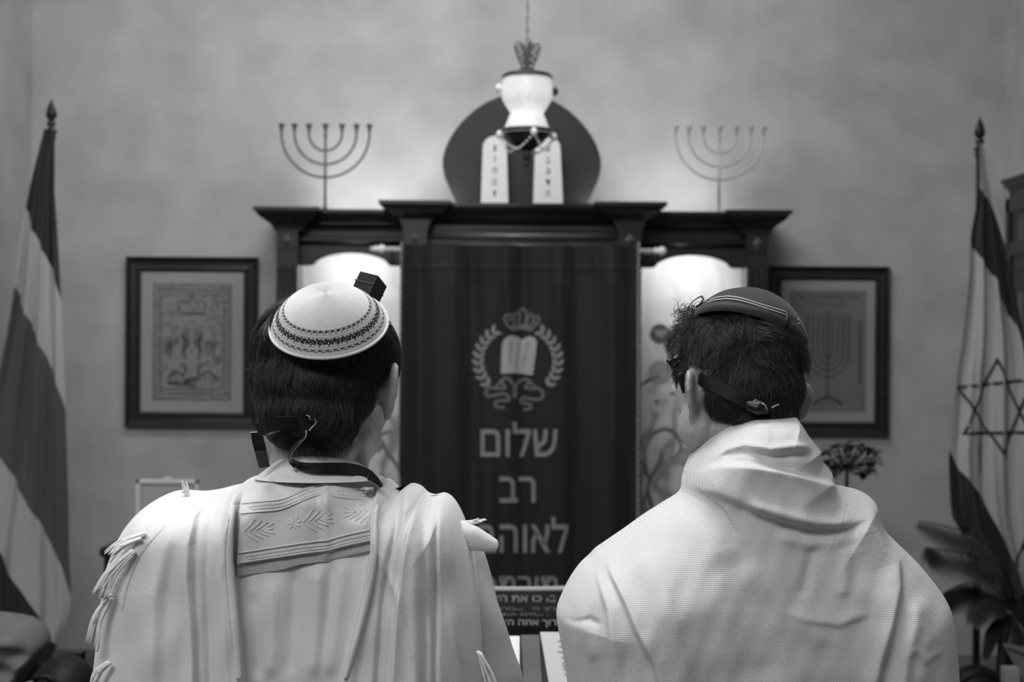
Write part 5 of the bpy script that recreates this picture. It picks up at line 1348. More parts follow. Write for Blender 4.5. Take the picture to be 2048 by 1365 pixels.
# crocheted cap: 44 crochet rows, stitches dark or light by the knitted pattern
ax1 = (R1 @ Vector((0, -math.cos(math.radians(40)), math.sin(math.radians(40))))); ax1 = Vector((-.02, -math.cos(math.radians(54)), math.sin(math.radians(54)))).normalized()
YR1 = 1.632; rc = P(657, 649, YR1)
NR, NS = 128, 330; zax = ax1; xax = Vector((1, 0, 0)); xax = (xax - zax * xax.dot(zax)).normalized(); yax = zax.cross(xax)
vs = []; Rr_, Hh = .0672, .0430
for i in range(NR + 1):
    u = i / NR
    for sub in (0,):
        th = u * math.radians(64); Rs = .0745; r = Rr_ * math.sin(u * PI / 2 * .985) ** 1.0 / math.sin(PI / 2 * .985) if False else Rr_ * (math.sin(th) / math.sin(math.radians(64)))
        h = Hh * (math.cos(th) - math.cos(math.radians(64))) / (1 - math.cos(math.radians(64)))
        h += .0004 * (i % 2) + (.0022 * max(0, 1 - abs(u - .70) / .05) if False else 0)
    for k in range(NS):
        a = 2 * PI * k / NS; wob = 1 + .006 * math.sin(3 * a + 1) ; p = rc + xax * (r * math.cos(a) * wob) + yax * (r * math.sin(a) * wob) + zax * (h - .0008 * math.cos(2 * a) * u)
        vs.append(p)
fs = []; mi = []
def stitch(i, k):
    r = i // 2; q = k + (r % 2)
    if r == 40: return (q % 7) in (0, 1, 4)
    if r == 41: return (q % 7) in (0, 1, 2, 3, 4)
    if r == 42: return (q % 7) in (0, 5)
    if r == 43: return (q % 7) == 5
    if r == 47: return (q % 9) in (0, 1, 5)
    if r in (48, 49, 50): return (q * 7 + r * 3) % 8 != 0
    if r == 51: return (q % 6) != 3
    if r == 52: return (q % 9) in (2, 3, 6)
    if r == 53: return (q % 9) == 3
    if r == 57: return (q % 7) in (0, 1, 2, 3)
    if r == 58: return (q % 7) in (3, 4)
    return False
for i in range(NR):
    for k in range(NS):
        k2 = (k + 1) % NS; fs.append((i * NS + k, (i + 1) * NS + k, (i + 1) * NS + k2, i * NS + k2)); mi.append(1 if stitch(i, k) else (2 if 80 < i < 118 and (i % 4 < 2) else 0))
cp = MB(); cp.add(vs, fs, False); cp.mi = mi
M_croc = mat('cream_crochet', .58, .85, bump=.0007, bscale=700, var=.06, vscale=300)
cap1 = obj('crocheted_cap', cp, [M_croc, mat('black_crochet_thread', .012, .8), mat('grey_crochet', .33, .85)], man1, label='cream crocheted cap with black patterned bands')  # third thread: mixed grey rows between the black bands
sol = cap1.modifiers.new('solid', 'SOLIDIFY'); sol.thickness = .0016; sol.offset = -1
obj('rolled_rim', MB().tube([rc + xax * (Rr_ * 1.008 * math.cos(a)) * (1 + .006 * math.sin(3 * a + 1)) + yax * (Rr_ * 1.008 * math.sin(a)) + zax * (.0008 - .0008 * math.cos(2 * a)) for a in np.linspace(0, 2 * PI, 121)], .0017, 8), M_croc, cap1)
# phylactery box on the front of the head
YX = 1.722; bc_ = P(736, 582, YX); RB = Matrix.Rotation(math.radians(-20), 3, 'Z') @ Matrix.Rotation(math.radians(-26), 3, 'X') @ Matrix.Rotation(math.radians(14), 3, 'Y')
pb = MB().box(bc_, (.026, .029, .034), RB); o_ = obj('leather_box', pb, M_black, man1, bevel=.0008)
obj('box_plate', MB().box(bc_ + RB @ Vector((0, 0, -.019)), (.038, .044, .006), RB), M_black, o_, bevel=.0008)
obj('box_seam', MB().box(bc_ + RB @ Vector((0, -.0004, .004)), (.0276, .0306, .0012), RB), mat('leather_seam', .03, .5), o_)
obj('front_strap', ribbon3([bc_ + RB @ Vector((0, 0, -.022)), C1 + Vector((.060, .05, .045)), C1 + Vector((.076, .01, .012)), C1 + Vector((.068, -.02, -.012))], [(1, 0, .6), (1, 0, .4), (1, -.2, .1), (1, -.5, 0)], .011), M_black, man1)
# knot and hanging straps at the nape
yk = 1.586
def strap(name, pts, ys, nrm, w_, par=man1):
    c = catmull(pts, 6); t = np.linspace(0, 1, len(c)); yy = np.interp(t, np.linspace(0, 1, len(ys)), ys)
    ws = np.interp(t, np.linspace(0, 1, len(w_)), w_) * S(1.6)
    nn = [tuple(np.array([np.interp(q, np.linspace(0, 1, len(nrm)), [v[k] for v in nrm]) for k in range(3)])) for q in t]
    return obj(name, ribbon3([P(x, y, Y) for (x, y), Y in zip(c, yy)], nn, ws, .0014), [M_black, M_edge], par)
strap('nape_strap', [(612, 846), (585, 845), (556, 847), (535, 853), (515, 860)], [1.585, 1.580, 1.578, 1.582, 1.592], [(0, -1, 0)], [16, 22, 27, 25, 24])
strap('nape_strap', [(513, 864), (516, 880), (521, 900), (529, 934)], [1.592, 1.598, 1.605, 1.62], [(0, -1, .1)], [22, 24, 24, 22])
strap('nape_strap', [(516, 868), (532, 872), (548, 866), (560, 862)], [1.591, 1.594, 1.598, 1.602], [(0, -.5, 1)], [4, 5, 5, 4])
strap('strap_loop', [(600, 852), (612, 846), (622, 840)], [1.578, 1.574, 1.578], [(0, -1, 0)], [26, 28, 24])
strap('strap_loop', [(612, 835), (620, 838), (632, 840), (628, 850), (618, 862)], [1.574, 1.570, 1.572, 1.574, 1.573], [(1, -.15, 0)], [9, 8, 7, 8, 9])
strap('hanging_strap', [(612, 862), (613, 868), (610, 876), (600, 885), (590, 896), (583, 906), (580, 916), (583, 924), (592, 932)], [1.570, 1.569, 1.568, 1.568, 1.575, 1.585, 1.595, 1.600, 1.600], [(-.9, -.35, 0), (-.9, -.35, 0), (-.8, -.5, 0), (-.5, -.8, 0)], [9, 9, 9, 10, 12])
bd1 = []
for k in range(240):
    t = rng.random(); x, y = 765 - 26 * t + rng.normal(0, 1.2), 838 + 42 * t + 6 * math.sin(PI * t)
    p0 = np.array(P(x - 3, y, 1.715)); d = np.array([.0022 + rng.normal(0, .0008), rng.normal(0, .001), -.003 + rng.normal(0, .001)]); bd1.append([p0 + d * q for q in np.linspace(0, 1, 4)])
hair_curves('beard', np.array(bd1), M_str1, man1, .00035, .0001)
YC1 = YB1
# shirt collar: a folded band round the neck
def collar_pt(a, v, k=1.0):
    """a angle (0 = back), v 0 top .. 1 bottom edge"""
    cx_ = P(642, 0, 1.665).x; w0, w1 = .052, .076; r = w0 + (w1 - w0) * v ** .9; d = .066 + .020 * v
    zt0 = P(640, 913, 1.616).z; zb0 = P(640, 967, 1.596).z
    z = zt0 + (zb0 - zt0) * v - (1 - math.cos(a)) * (.017 - .015 * v)
    return Vector((cx_ + r * math.sin(a) * k, 1.682 - d * math.cos(a) * k, z))
NA, NV = 121, 24; V = np.array([[collar_pt(-2.6 + 5.2 * j / (NA - 1), (i / (NV - 1))) for j in range(NA)] for i in range(NV)])
W = np.array([[collar_pt(-2.6 + 5.2 * j / (NA - 1), (i / (NV - 1)), .955) for j in range(NA)] for i in range(NV)])
n = NA * NV; i_ = np.arange(NA - 1); e0 = np.stack([i_, i_ + 1, i_ + 1 + n, i_ + n], 1); r0 = (NV - 1) * NA; e1 = np.stack([i_ + r0, i_ + n + r0, i_ + 1 + n + r0, i_ + 1 + r0], 1)
uvc = np.array([[(.08 * (-2.6 + 5.2 * j / (NA - 1)), .04 * i / NV) for j in range(NA)] for i in range(NV)]).reshape(-1, 2)
link('shirt_collar', npmesh('collar', np.r_[V.reshape(-1, 3), W.reshape(-1, 3)], np.r_[gridfaces(NV, NA), gridfaces(NV, NA, n, True), e0, e1][:, ::-1], np.r_[uvc, uvc]), M_collar, man1)
# strap lying on the collar
def on_collar(px, py):
    best = None
    for a in np.linspace(-1.55, 1.55, 120):
        for v in (0, .1, .2, .3, .4, .5, .6, .7, .8, .9, 1.0):
            q = collar_pt(a, v); x, y = proj(q.x, q.y, q.z); d = (x - px) ** 2 + (y - py) ** 2
            if best is None or d < best[0]: best = (d, a, v, q)
    return best
cpts = [(583, 922), (600, 932), (625, 937), (655, 938), (690, 939), (715, 943), (735, 951), (750, 962), (762, 976)]; pth = []; nr = []
for (x, y) in cpts:
    d, a, v, q = on_collar(min(x, 745), y); p = P(x, y, q.y - .004); pth.append(p); nr.append((math.sin(a), -math.cos(a), .25))
pc = catmull([tuple(p) for p in pth], 4); nc_ = resample([tuple(q) for q in nr], len(pc)); wc_ = np.interp(np.linspace(0, 1, len(pc)), [0, .1, .25, .5, .75, .9, 1], [8, 14, 22, 26, 25, 20, 12]) * S(1.6)
obj('collar_strap', ribbon3([Vector(p) for p in pc], [tuple(q) for q in nc_], wc_, .0013), [M_black, M_edge], man1)

L1 = [(615, 925), (575, 926), (545, 936), (520, 950), (500, 957), (484, 968), (457, 975), (428, 982), (395, 986), (357, 984), (336, 988), (302, 1008), (272, 1040), (247, 1085), (230, 1130), (219, 1200), (211, 1280), (205, 1365), (201, 1600), (196, 1900), (196, 2200)]
R1s = [(665, 925), (700, 927), (725, 938), (742, 954), (752, 964), (764, 961), (776, 962), (788, 972), (799, 984), (809, 976), (822, 970), (842, 977), (853, 988), (868, 993), (886, 989), (904, 998), (920, 1020), (934, 1052), (946, 1090), (958, 1150), (968, 1230), (976, 1365), (985, 1600), (992, 1900), (996, 2200)]
zs1 = P(0, 960, YC1).z
def sm_interp(z, xs, ys):
    """interp with rounded corners"""
    o = 0
    for d_, w_ in ((-.045, .1), (-.03, .15), (-.015, .15), (0, .2), (.015, .15), (.03, .15), (.045, .1)): o = o + w_ * np.interp(z + d_, xs, ys)
    return o
D1 = Drape(L1, R1s, YC1, lambda z: sm_interp(z, [zs1 - .60, zs1 - .22, zs1 - .06, zs1 + .01], [.135, .150, .142, .144]), lambda z: sm_interp(z, [zs1 - .12, zs1 - .02], [.092, .034]), 3)
D1.creases = [([(590, 1130), (585, 1220), (575, 1365)], -.004, 14, 0, 'ridge'), ([(640, 1120), (636, 1230), (630, 1365)], .006, 18, 0, 'ridge'), ([(545, 1150), (548, 1250), (540, 1365)], .004, 14, 0, 'ridge'),
              ([(690, 1110), (678, 1220), (655, 1365)], .005, 16, 0, 'ridge'), ([(505, 1180), (512, 1280), (515, 1365)], -.004, 12, 0, 'ridge'), ([(665, 1110), (655, 1220), (640, 1365)], -.004, 12, 0, 'ridge')]
# the two shawl ends thrown over the shoulders
def ex_l(px, py):
    o = 0
    for (c, a_, w_, kind) in (([(430, 975), (404, 1031), (394, 1085), (393, 1153), (399, 1241), (404, 1400)], .017, 9, 's'), ([(484, 965), (468, 1010), (455, 1080), (452, 1150), (460, 1260), (470, 1400)], .006, 10, 'r'),
                              ([(370, 1000), (345, 1090), (325, 1180), (318, 1400)], .006, 16, 'r'), ([(335, 1000), (300, 1080), (275, 1180), (262, 1400)], -.003, 14, 'r'), ([(440, 1000), (425, 1060), (420, 1150), (430, 1400)], -.004, 8, 'r')):
        c = np.array(c, float); xx = np.interp(py, c[:, 1], c[:, 0]); f = px - xx; k = np.clip((py - 960) / 60, 0, 1)
        o = o + (a_ * k * (np.exp(-(f / w_) ** 2) if kind == 'r' else 1 / (1 + np.exp(np.clip(f / 1.5, -30, 30))) * np.exp(-np.maximum(-f, 0) / 40)))
    return o + smooth_noise(px, py * .35, 11, .0012, 60)
def ex_r(px, py):
    o = 0
    for (c, a_, w_, kind) in (([(805, 985), (800, 1020), (792, 1070), (780, 1119), (770, 1190), (762, 1290), (755, 1400)], -.010, 6, 'r'), ([(850, 985), (832, 1020), (817, 1060), (807, 1119), (795, 1216), (790, 1289), (782, 1400)], .016, 3, 'l'),
                              ([(878, 990), (873, 1070), (873, 1192), (873, 1400)], -.007, 6, 'r'), ([(768, 965), (756, 1040), (750, 1104), (735, 1192), (715, 1289), (700, 1400)], .005, 9, 'r'), ([(905, 1000), (905, 1100), (915, 1250), (925, 1400)], .005, 14, 'r'),
                              ([(820, 975), (835, 1100), (835, 1250), (835, 1400)], .006, 14, 'r'), ([(850, 985), (850, 1100), (853, 1300), (853, 1400)], -.003, 8, 'r')):
        c = np.array(c, float); xx = np.interp(py, c[:, 1], c[:, 0]); f = px - xx; k = np.clip((py - 955) / 50, 0, 1)
        o = o + a_ * k * (np.exp(-(f / w_) ** 2) if kind == 'r' else 1 / (1 + np.exp(np.clip(-f / 1.5, -30, 30))) * np.exp(-np.maximum(f, 0) / 30))
    # slanting creases
    for (x0, y0, x1, y1, a_, w_) in ((770, 1100, 850, 1360, .003, 8), (745, 1060, 800, 1200, .0025, 7), (880, 1120, 930, 1330, .003, 9), (840, 1130, 885, 1360, .003, 7)):
        L_ = math.hypot(x1 - x0, y1 - y0); d = ((px - x0) * (y1 - y0) - (py - y0) * (x1 - x0)) / L_; s_ = ((px - x0) * (x1 - x0) + (py - y0) * (y1 - y0)) / L_ / L_; o = o + a_ * np.exp(-(d / w_) ** 2) * np.clip(np.minimum(s_, 1 - s_) * 4, 0, 1)
    return o + smooth_noise(px, py * .35, 23, .0012, 55)
EL = np.array([(506, 940), (504, 950), (489, 972), (478, 1008), (470, 1060), (468, 1125), (473, 1182), (481, 1265), (489, 1365), (495, 1600)], float)
ER = np.array([(770, 940), (768, 955), (757, 972), (748, 1005), (741, 1045), (742, 1104), (727, 1192), (703, 1289), (682, 1365), (640, 1600)], float)
def panels(px, py):
    """the two thrown-over ends stand proud of the back, each with a rolled inner edge"""
    o = np.zeros(np.shape(px)); k = np.clip((py - 948) / 40, 0, 1) * np.clip((1700 - py) / 300, 0, 1)
    for E_, s_, f in ((EL, 1, ex_l), (ER, -1, ex_r)):
        d = (np.interp(py, E_[:, 1], E_[:, 0]) - px) * s_; st = 1 / (1 + np.exp(-np.clip(d / 1.1, -30, 30)))
        o = o + k * st * (.022 + .005 * np.exp(-((d - 7) / 7) ** 2) + f(px, py) * np.clip(d / 6, 0, 1))
    return o
D1.extra = panels
V, F, uv = D1.mesh(225); link('shawl_body', npmesh('shawl', V, F, uv), M_shawl_f, man1, label='white woven shawl across the back')
for E_, s_ in ((EL[3:-1], 1), (ER[2:-1], -1)):
    e = resample(catmull([tuple(q) for q in E_], 5), 90); q = D1.at(e[:, 0] - s_ * (12 if s_ == 1 else 7), e[:, 1], 0.0, 9); q = np.stack([np.convolve(np.pad(q[:, k_], 6, 'edge'), np.ones(13) / 13, 'valid') for k_ in range(3)], 1); n = len(q)
    rr = (.0052 if s_ == 1 else .0036) * (.55 + .45 * np.sin(np.linspace(.3, 2.8, n))); tm_ = MB().tube([Vector(v) + Vector((0, .0012, 0)) for v in q], list(rr), 12)
    obj('shawl_edge', tm_, M_roll, man1)
# brocade band and the hem below it
topb = [(483, 1004), (520, 1000), (560, 996), (590, 985), (620, 972), (648, 965), (675, 971), (700, 974), (735, 975), (748, 975)]
botb = [(473, 1131), (520, 1124), (560, 1118), (600, 1112), (630, 1108), (655, 1105), (680, 1098), (710, 1091), (750, 1082)]
M_satin = mat('brocade_satin', .70, .42, sheen=.3, bump=.0002, bscale=900)
def hpatch(name, D, T, B, m, off, th=.0016, cols=160, rows=50, wav=0):
    T = resample(catmull(T, 8), cols); B = resample(catmull(B, 8), cols); t = np.linspace(0, 1, rows)[:, None]
    px = T[None, :, 0] + (B - T)[None, :, 0] * t; py = T[None, :, 1] + (B - T)[None, :, 1] * t; ext_, D.extra = D.extra, None; base = D.at(px, py, 0.0, 6); D.extra = ext_
    bump_ = .0045 * np.exp(-((px - 652) / 10) ** 2) * np.clip(1.2 - t, 0, 1) + .002 * np.sin(px * .045)
    Y0 = base[..., 1]
    def at_(o): Y1 = Y0 - o; q = base * (Y1 / Y0)[..., None]; q[..., 2] = CZ + (base[..., 2] - CZ) * (Y1 / Y0); return q
    e = np.sqrt(1 - (1 - np.clip(np.minimum(t, 1 - t) / .06, 0, 1)) ** 2); A = at_(off * (.35 + .65 * e) + bump_); Bk = at_(off * (.35 + .65 * e) + bump_ - th)
    n = rows * cols; j = np.arange(cols - 1); r = (rows - 1) * cols; uv = A[..., [0, 2]].reshape(-1, 2)
    F = np.concatenate([gridfaces(rows, cols), gridfaces(rows, cols, n, True), np.stack([j, j + n, j + 1 + n, j + 1], 1), np.stack([j + r, j + 1 + r, j + 1 + n + r, j + n + r], 1)])
    o = link(name, npmesh(name, np.r_[A.reshape(-1, 3), Bk.reshape(-1, 3)], F[:, ::-1], np.r_[uv, uv]), m, man1)
    gx = np.arange(440, 800, 3.0); gy = np.arange(940, 1150, 3.0); GX, GY = np.meshgrid(gx, gy); D.extra = None; GYd = D.at(GX, GY)[..., 1]; D.extra = ext_
    def look(x, y):
        fx = min(max((x - 440) / 3, 0), len(gx) - 1.001); fy = min(max((y - 940) / 3, 0), len(gy) - 1.001); i, j = int(fy), int(fx); a, b = fy - i, fx - j
        return (GYd[i, j] * (1 - b) + GYd[i, j + 1] * b) * (1 - a) + (GYd[i + 1, j] * (1 - b) + GYd[i + 1, j + 1] * b) * a
    def on(x, y, extra=.0012):
        q = (0, look(x, y)); b_ = .0045 * math.exp(-((x - 652) / 10) ** 2) * .6 + .002 * math.sin(x * .045); Y1 = q[1] - off - b_ - extra
        return P(x, y, Y1)
    return o, on
hem, _ = hpatch('band_hem', D1, [(x, y - 6) for x, y in botb], [(x, y + (24 if x < 600 else 19)) for x, y in botb], M_hem, .003)
band, onb = hpatch('brocade_band', D1, topb, botb, M_satin, .006)
M_emb = mat('brocade_relief', .72, .32, sheen=.4); lf = MB()
def bleaf(x, y, a, L_, w_):
    N = 6; ds = (math.cos(a), -math.sin(a)); nn = (-ds[1], ds[0]); vs = []
    for i in range(N + 1):
        t = i / N; ww = w_ * math.sin(PI * min(1, t * .96 + .02)) / 2
        for q, ex in ((-1, .0003), (0, .0013), (1, .0003)):
            vs.append(onb(x + ds[0] * L_ * t + nn[0] * ww * q, y + ds[1] * L_ * t + nn[1] * ww * q, ex))
    fs = []
    for i in range(N): fs += [(3 * i, 3 * i + 1, 3 * i + 4, 3 * i + 3), (3 * i + 1, 3 * i + 2, 3 * i + 5, 3 * i + 4)]
    lf.add(vs, fs, True)
def sprig(x, y, a, L_=64):
    for k in range(4):
        q = k / 3; bx, by = x + math.cos(a) * L_ * .55 * q, y - math.sin(a) * L_ * .55 * q
        for s in (-1, 1): bleaf(bx, by, a + s * (.75 - .12 * k), 34 - 2 * k, 4.6)
    bleaf(x + math.cos(a) * L_ * .55, y - math.sin(a) * L_ * .55, a, 24, 6)
sprig(488, 1064, .1); sprig(606, 1046, .15); sprig(745, 1022, PI + .05, 58)
for k in range(8): bleaf(588, 1046, k * PI / 4 + .2, 15, 5)
def along(pts, f): c = resample(catmull(pts, 6), 200); return c
Tt, Bb = resample(catmull(topb, 8), 100), resample(catmull(botb, 8), 100)
for k in range(6, 96, 2):
    for (c, s) in ((Tt, 1), (Bb, -1)):
        d = Bb[k] - Tt[k]; d = d / np.hypot(*d); q = c[k] + d * s * 13; t_ = math.atan2(-(c[k + 1] - c[k - 1])[1], (c[k + 1] - c[k - 1])[0])
        bleaf(q[0], q[1], t_ + .55, 8.5, 4.6); bleaf(q[0] + 3, q[1] + 1, t_ - .55, 8.5, 4.6)
for (c, s) in ((Tt, 1), (Bb, -1)):
    for o_ in (4, 24):
        pts = []
        for k in range(0, 100, 2):
            d = Bb[k] - Tt[k]; d = d / np.hypot(*d); q = c[k] + d * s * o_; pts.append(onb(q[0], q[1], .0008))
        lf.tube(pts, .0009, 5)
obj('brocade_leaves', lf, M_emb, band, kind='stuff')
# strands of fringe at the free edges
fz = [((291, 1068), (216, 1108), 6, 16), ((282, 1078), (222, 1112), 5, 10), ((268, 1102), (192, 1190), 7, 22), ((262, 1110), (205, 1203), 6, 18), ((222, 1190), (180, 1290), 5, 16), ((224, 1196), (196, 1296), 5, 14), ((220, 1325), (186, 1378), 6, 18)]
for k, (a, b, n_, sp_) in enumerate(fz): obj('fringe_tassel', tuft(man1, D1, a, b, n_, sp_, r=.0014, curve=7, seed=k), M_fringe, man1)
obj('fringe_tassel', tuft(man1, D1, (374, 992), (366, 972), 5, 16, Y=1.70, r=.0013, curve=0, seed=40), M_fringe, man1)
obj('fringe_tassel', tuft(man1, D1, (922, 1046), (962, 1042), 5, 14, Y=1.70, r=.0015, curve=-3, seed=41), M_fringe, man1)
obj('fringe_tassel', tuft(man1, D1, (958, 1305), (990, 1400), 7, 22, Y=1.60, r=.0015, curve=-4, seed=42), M_fringe, man1)
# outer under-layer at the left arm, rolled corner at the right shoulder
patch('shawl_corner', D1, [(286, 1024), (278, 1032), (256, 1066), (240, 1100), (229, 1140), (221, 1180)], [(330, 1050), (322, 1062), (290, 1100), (268, 1140), (254, 1180), (246, 1220)], M_shawl_f, man1, .0022, th=.002, edge='both', ew=.3)
rcn = MB(); YQ1 = 1.690
for (x0, y0, r0, x1, y1, r1) in ((905, 1066, 24, 945, 1072, 22), (945, 1072, 22, 985, 1090, 15), (925, 1082, 20, 975, 1094, 12), (905, 1050, 14, 930, 1055, 12)):
    caps(rcn, P(x0, y0, YQ1), P(x1, y1, YQ1), r0 * S(YQ1), r1 * S(YQ1), 6)
me = remesh(rcn, .003, 10)
uvl = me.uv_layers.new(name='UVMap')
for l in me.loops: v = me.vertices[l.vertex_index].co; uvl.data[l.index].uv = (v.x * .8 + v.z * .6, v.z * .8 - v.x * .6)
link('rolled_corner', me, M_shawl_f, man1)
def sleeve(name, pts, rad, Ys, m, par):
    c = catmull([(x, y) for x, y in pts], 10); n = len(c); t = np.linspace(0, 1, n); yy = np.interp(t, np.linspace(0, 1, len(Ys)), Ys); rr = np.interp(t, np.linspace(0, 1, len(rad)), rad)
    NS_ = 72; V = []
    cen = [P(x, y, Y) for (x, y), Y in zip(c, yy)]; cum = 0
    for i in range(n):
        T_ = (cen[min(i + 1, n - 1)] - cen[max(i - 1, 0)]).normalized(); u_ = T_.cross(Vector((0, 1, 0))).normalized(); w_ = T_.cross(u_); r = rr[i] * S(yy[i]); row = []
        for k in range(NS_ + 1):
            a = 2 * PI * k / NS_; f = 1 + .025 * math.sin(3 * a + i * .22) + .02 * math.sin(i * .5 + 2 * a) * (i / n)
            row.append(cen[i] + (u_ * math.cos(a) + w_ * math.sin(a)) * r * f)
        V.append(row)
    V = np.array(V); uv = np.array([[(.27 * k / NS_, i * .008) for k in range(NS_ + 1)] for i in range(n)]).reshape(-1, 2)
    return link(name, npmesh(name, V.reshape(-1, 3), gridfaces(n, NS_ + 1), uv), m, par)
sleeve('shirt_sleeve', [(888, 1085), (900, 1130), (918, 1200), (938, 1280), (965, 1370), (1000, 1480), (1010, 1560)], [56, 72, 76, 78, 80, 74, 66], [1.74, 1.74, 1.735, 1.73, 1.73, 1.735, 1.76], M_shirt, man1)
trousers_shoes(man1, P(645, 0, YB1).x, YB1, .92)

# ---------------------------------------------------------------- RIGHT MAN
YH2 = 1.735; C2 = P(1474, 765, YH2); YB2 = 1.72
man2 = thing('person', 'man in a dark panelled cap with a plain white shawl wrapped round his neck', 'person', (P(1510, 0, YB2).x, YB2, 0))
R2 = (Matrix.Rotation(math.radians(4), 4, 'Y') @ Matrix.Rotation(math.radians(25), 4, 'Z') @ Matrix.Rotation(math.radians(-12), 4, 'X')).to_3x3()
neck2 = C2 + R2 @ Vector((0, -.015, -.070)); nb2 = P(1515, 960, YB2)
bl = MB(); head_blobs(bl, C2, R2, .90, 1.0); ear(bl, C2, R2, -1, .88, .45, .062, -.022); ear(bl, C2, R2, 1, .88, .55, .068, -.024)
body(bl, C2, R2, neck2, nb2.z - .120, YB2, (P(1195, 0, YB2).x, P(1830, 0, YB2).x), .02)
link('body', remesh(bl, .0040, 8), M_skin, man2); eyes(man2, C2, R2)
hb = MB()
def he2(c, r): hb.ell(C2 + R2 @ Vector(c), r, 24, rot=R2, m=16)
he2((0, -.010, .033), (.0700, .0870, .079)); he2((-.034, .040, .026), (.022, .034, .042)); he2((-.003, -.034, -.012), (.0600, .0620, .054)); he2((0, -.052, -.046), (.042, .034, .036)); he2((-.024, .048, .058), (.034, .034, .024)); he2((.020, .050, .056), (.034, .032, .024))
hme = remesh(hb, .0032, 7); hair2 = link('hair', hme.copy(), mat('black_hair', .005, .6, var=.3, vscale=120, spec=.3), man2, label='short black hair')
ca = Vector((math.sin(math.radians(18)), .16, math.cos(math.radians(18)))).normalized(); rc2 = P(1505, 646, 1.725)
def dir2(p, n): return Vector((.25 * (p.x - C2.x) * 8, 0, -1))
def keep2(c, n): return (c[:, 2] < C2.z + .085) & (c[:, 1] < C2.y + .07) & ~under_cap(c, rc2, ca, .066, -.014)
st = grow(hme, 20000, .011, dir2, keep2, 4, .001, .30, .35, False, 0, True)
hair_curves('hair_strands', cull(st, rc2, ca, .073, -.007), M_str2, hair2, .00017, .00005)
up_ = grow(hme, 4500, .026, lambda p, n: Vector((-.3 + .9 * (p.x > C2.x), -.3, -.75)), lambda c, n: (c[:, 2] > C2.z + .030), 6, .0015, .008, .45, True, 120)
hair_curves('top_strands', cull(up_, rc2, ca, .074, -.007), M_str2, hair2, .00020, .00006)
# curls over the forehead
cur_ = []
for k in range(300):
    x, y = 1376 + rng.normal(0, 11), 640 + rng.normal(0, 13)
    if rng.random() < .25: x, y = 1352 + rng.normal(0, 5), 690 + rng.normal(0, 22)
    p0 = P(x, y, 1.735 + rng.normal(0, .015)); r_ = rng.uniform(.002, .0065); a0 = rng.uniform(0, 6.28); tw = rng.uniform(2.5, 4.8) * rng.choice([-1, 1]); pl2 = rng.uniform(.3, 1); dr = np.array([rng.uniform(-.004, .003), rng.uniform(-.004, .004), rng.uniform(-.002, .008)])
    cur_.append([np.array(p0) + np.array([r_ * math.cos(a0 + tw * t), r_ * math.sin(a0 + tw * t) * (1 - pl2), r_ * math.sin(a0 + tw * t)]) + dr * t * 1.5 for t in np.linspace(0, 1, 12)])
hair_curves('forehead_curls', np.array(cur_), M_str2, hair2, .00032, .00012)
lk = []
for k in range(16):
    o_ = rng.normal(0, .0012, 3); c = catmull([(1372 + k * .3, 622), (1383, 606), (1394, 597), (1402, 593), (1406, 598), (1407 + rng.normal(0, 1), 604)], 3)
    lk.append([np.array(P(x, y, 1.74)) + o_ * (i / len(c)) for i, (x, y) in enumerate(c)])
for k in range(26):
    c = catmull([(1404 + k * .3, 600 + k * .6), (1396 + rng.normal(0, 2), 612), (1388 + rng.normal(0, 4), 626 + rng.normal(0, 3)), (1380 + rng.normal(0, 4), 640)], 5); 
    lk.append([np.array(P(x, y, 1.735)) for i, (x, y) in enumerate(c)])
for k in range(10):
    c = catmull([(1368 - k * .6, 655 + k), (1356 - rng.random() * 4, 664), (1346 + rng.random() * 4, 674), (1343 + rng.normal(0, 2), 679), (1352, 677)], 4)[:16]; lk.append([np.array(P(x, y, 1.735)) for i, (x, y) in enumerate(c)])
mx_ = 16; lk = [np.stack([np.interp(np.linspace(0, len(q) - 1, mx_), range(len(q)), np.array(q)[:, d]) for d in range(3)], 1) for q in lk]
hair_curves('forehead_lock', np.array(lk), M_str2, hair2, .00028, .0001)
# side burn
sbn = MB(); 
for k in range(1): caps(sbn, P(1362, 752, 1.712), P(1367, 785, 1.715), .0050, .0022, 5)
link('sideburn', remesh(sbn, .0015, 3), MATS['black_hair'], man2)
# dark four panelled cap
xa_ = (Vector((1, 0, 0)) - ca * ca.x).normalized(); ya_ = ca.cross(xa_)
capt = MB(); NS2 = 160; prof2 = [(.0675, -.008), (.0680, .0), (.0655, .005), (.0620, .0105), (.0555, .0170), (.0460, .0240), (.0350, .0302), (.0240, .0352), (.0130, .0388), (.006, .0400), (0, .0404)]
def rh(h): return float(np.interp(h, [-.008, 0, .005, .0105, .017, .024], [.0675, .068, .0655, .062, .0555, .046]))
def cap_pt(a, r, h, o=0.0):
    seam = min(abs(((a - .75 + PI / 4) % (PI / 2)) - PI / 4) * 14, 1); puff = 1 + .018 * seam * (1 - abs(h - .02) / .04)
    droop = -.007 * (abs(math.cos(a)) ** 3) * (1 - max(h, 0) / .042) * 1.15 + .002
    sg = .002 * math.sin(3 * a + .6) * max(0, 1 - abs(h - .024) / .02)
    return rc2 + xa_ * ((r + o) * math.cos(a) * puff) + ya_ * ((r + o) * math.sin(a) * puff) + ca * (h + droop + o * .4 - sg)
fine = catmull(prof2, 4); vs = [cap_pt(2 * PI * k / NS2, max(r, 0), h) for r, h in fine for k in range(NS2)]
fs = [(i * NS2 + k, i * NS2 + (k + 1) % NS2, (i + 1) * NS2 + (k + 1) % NS2, (i + 1) * NS2 + k) for i in range(len(fine) - 1) for k in range(NS2)]
capt.add(vs, fs, True); M_felt = mat('dark_felt_cap', .014, .85, var=.25, vscale=40, sheen=.12, bump=.0005, bscale=400)
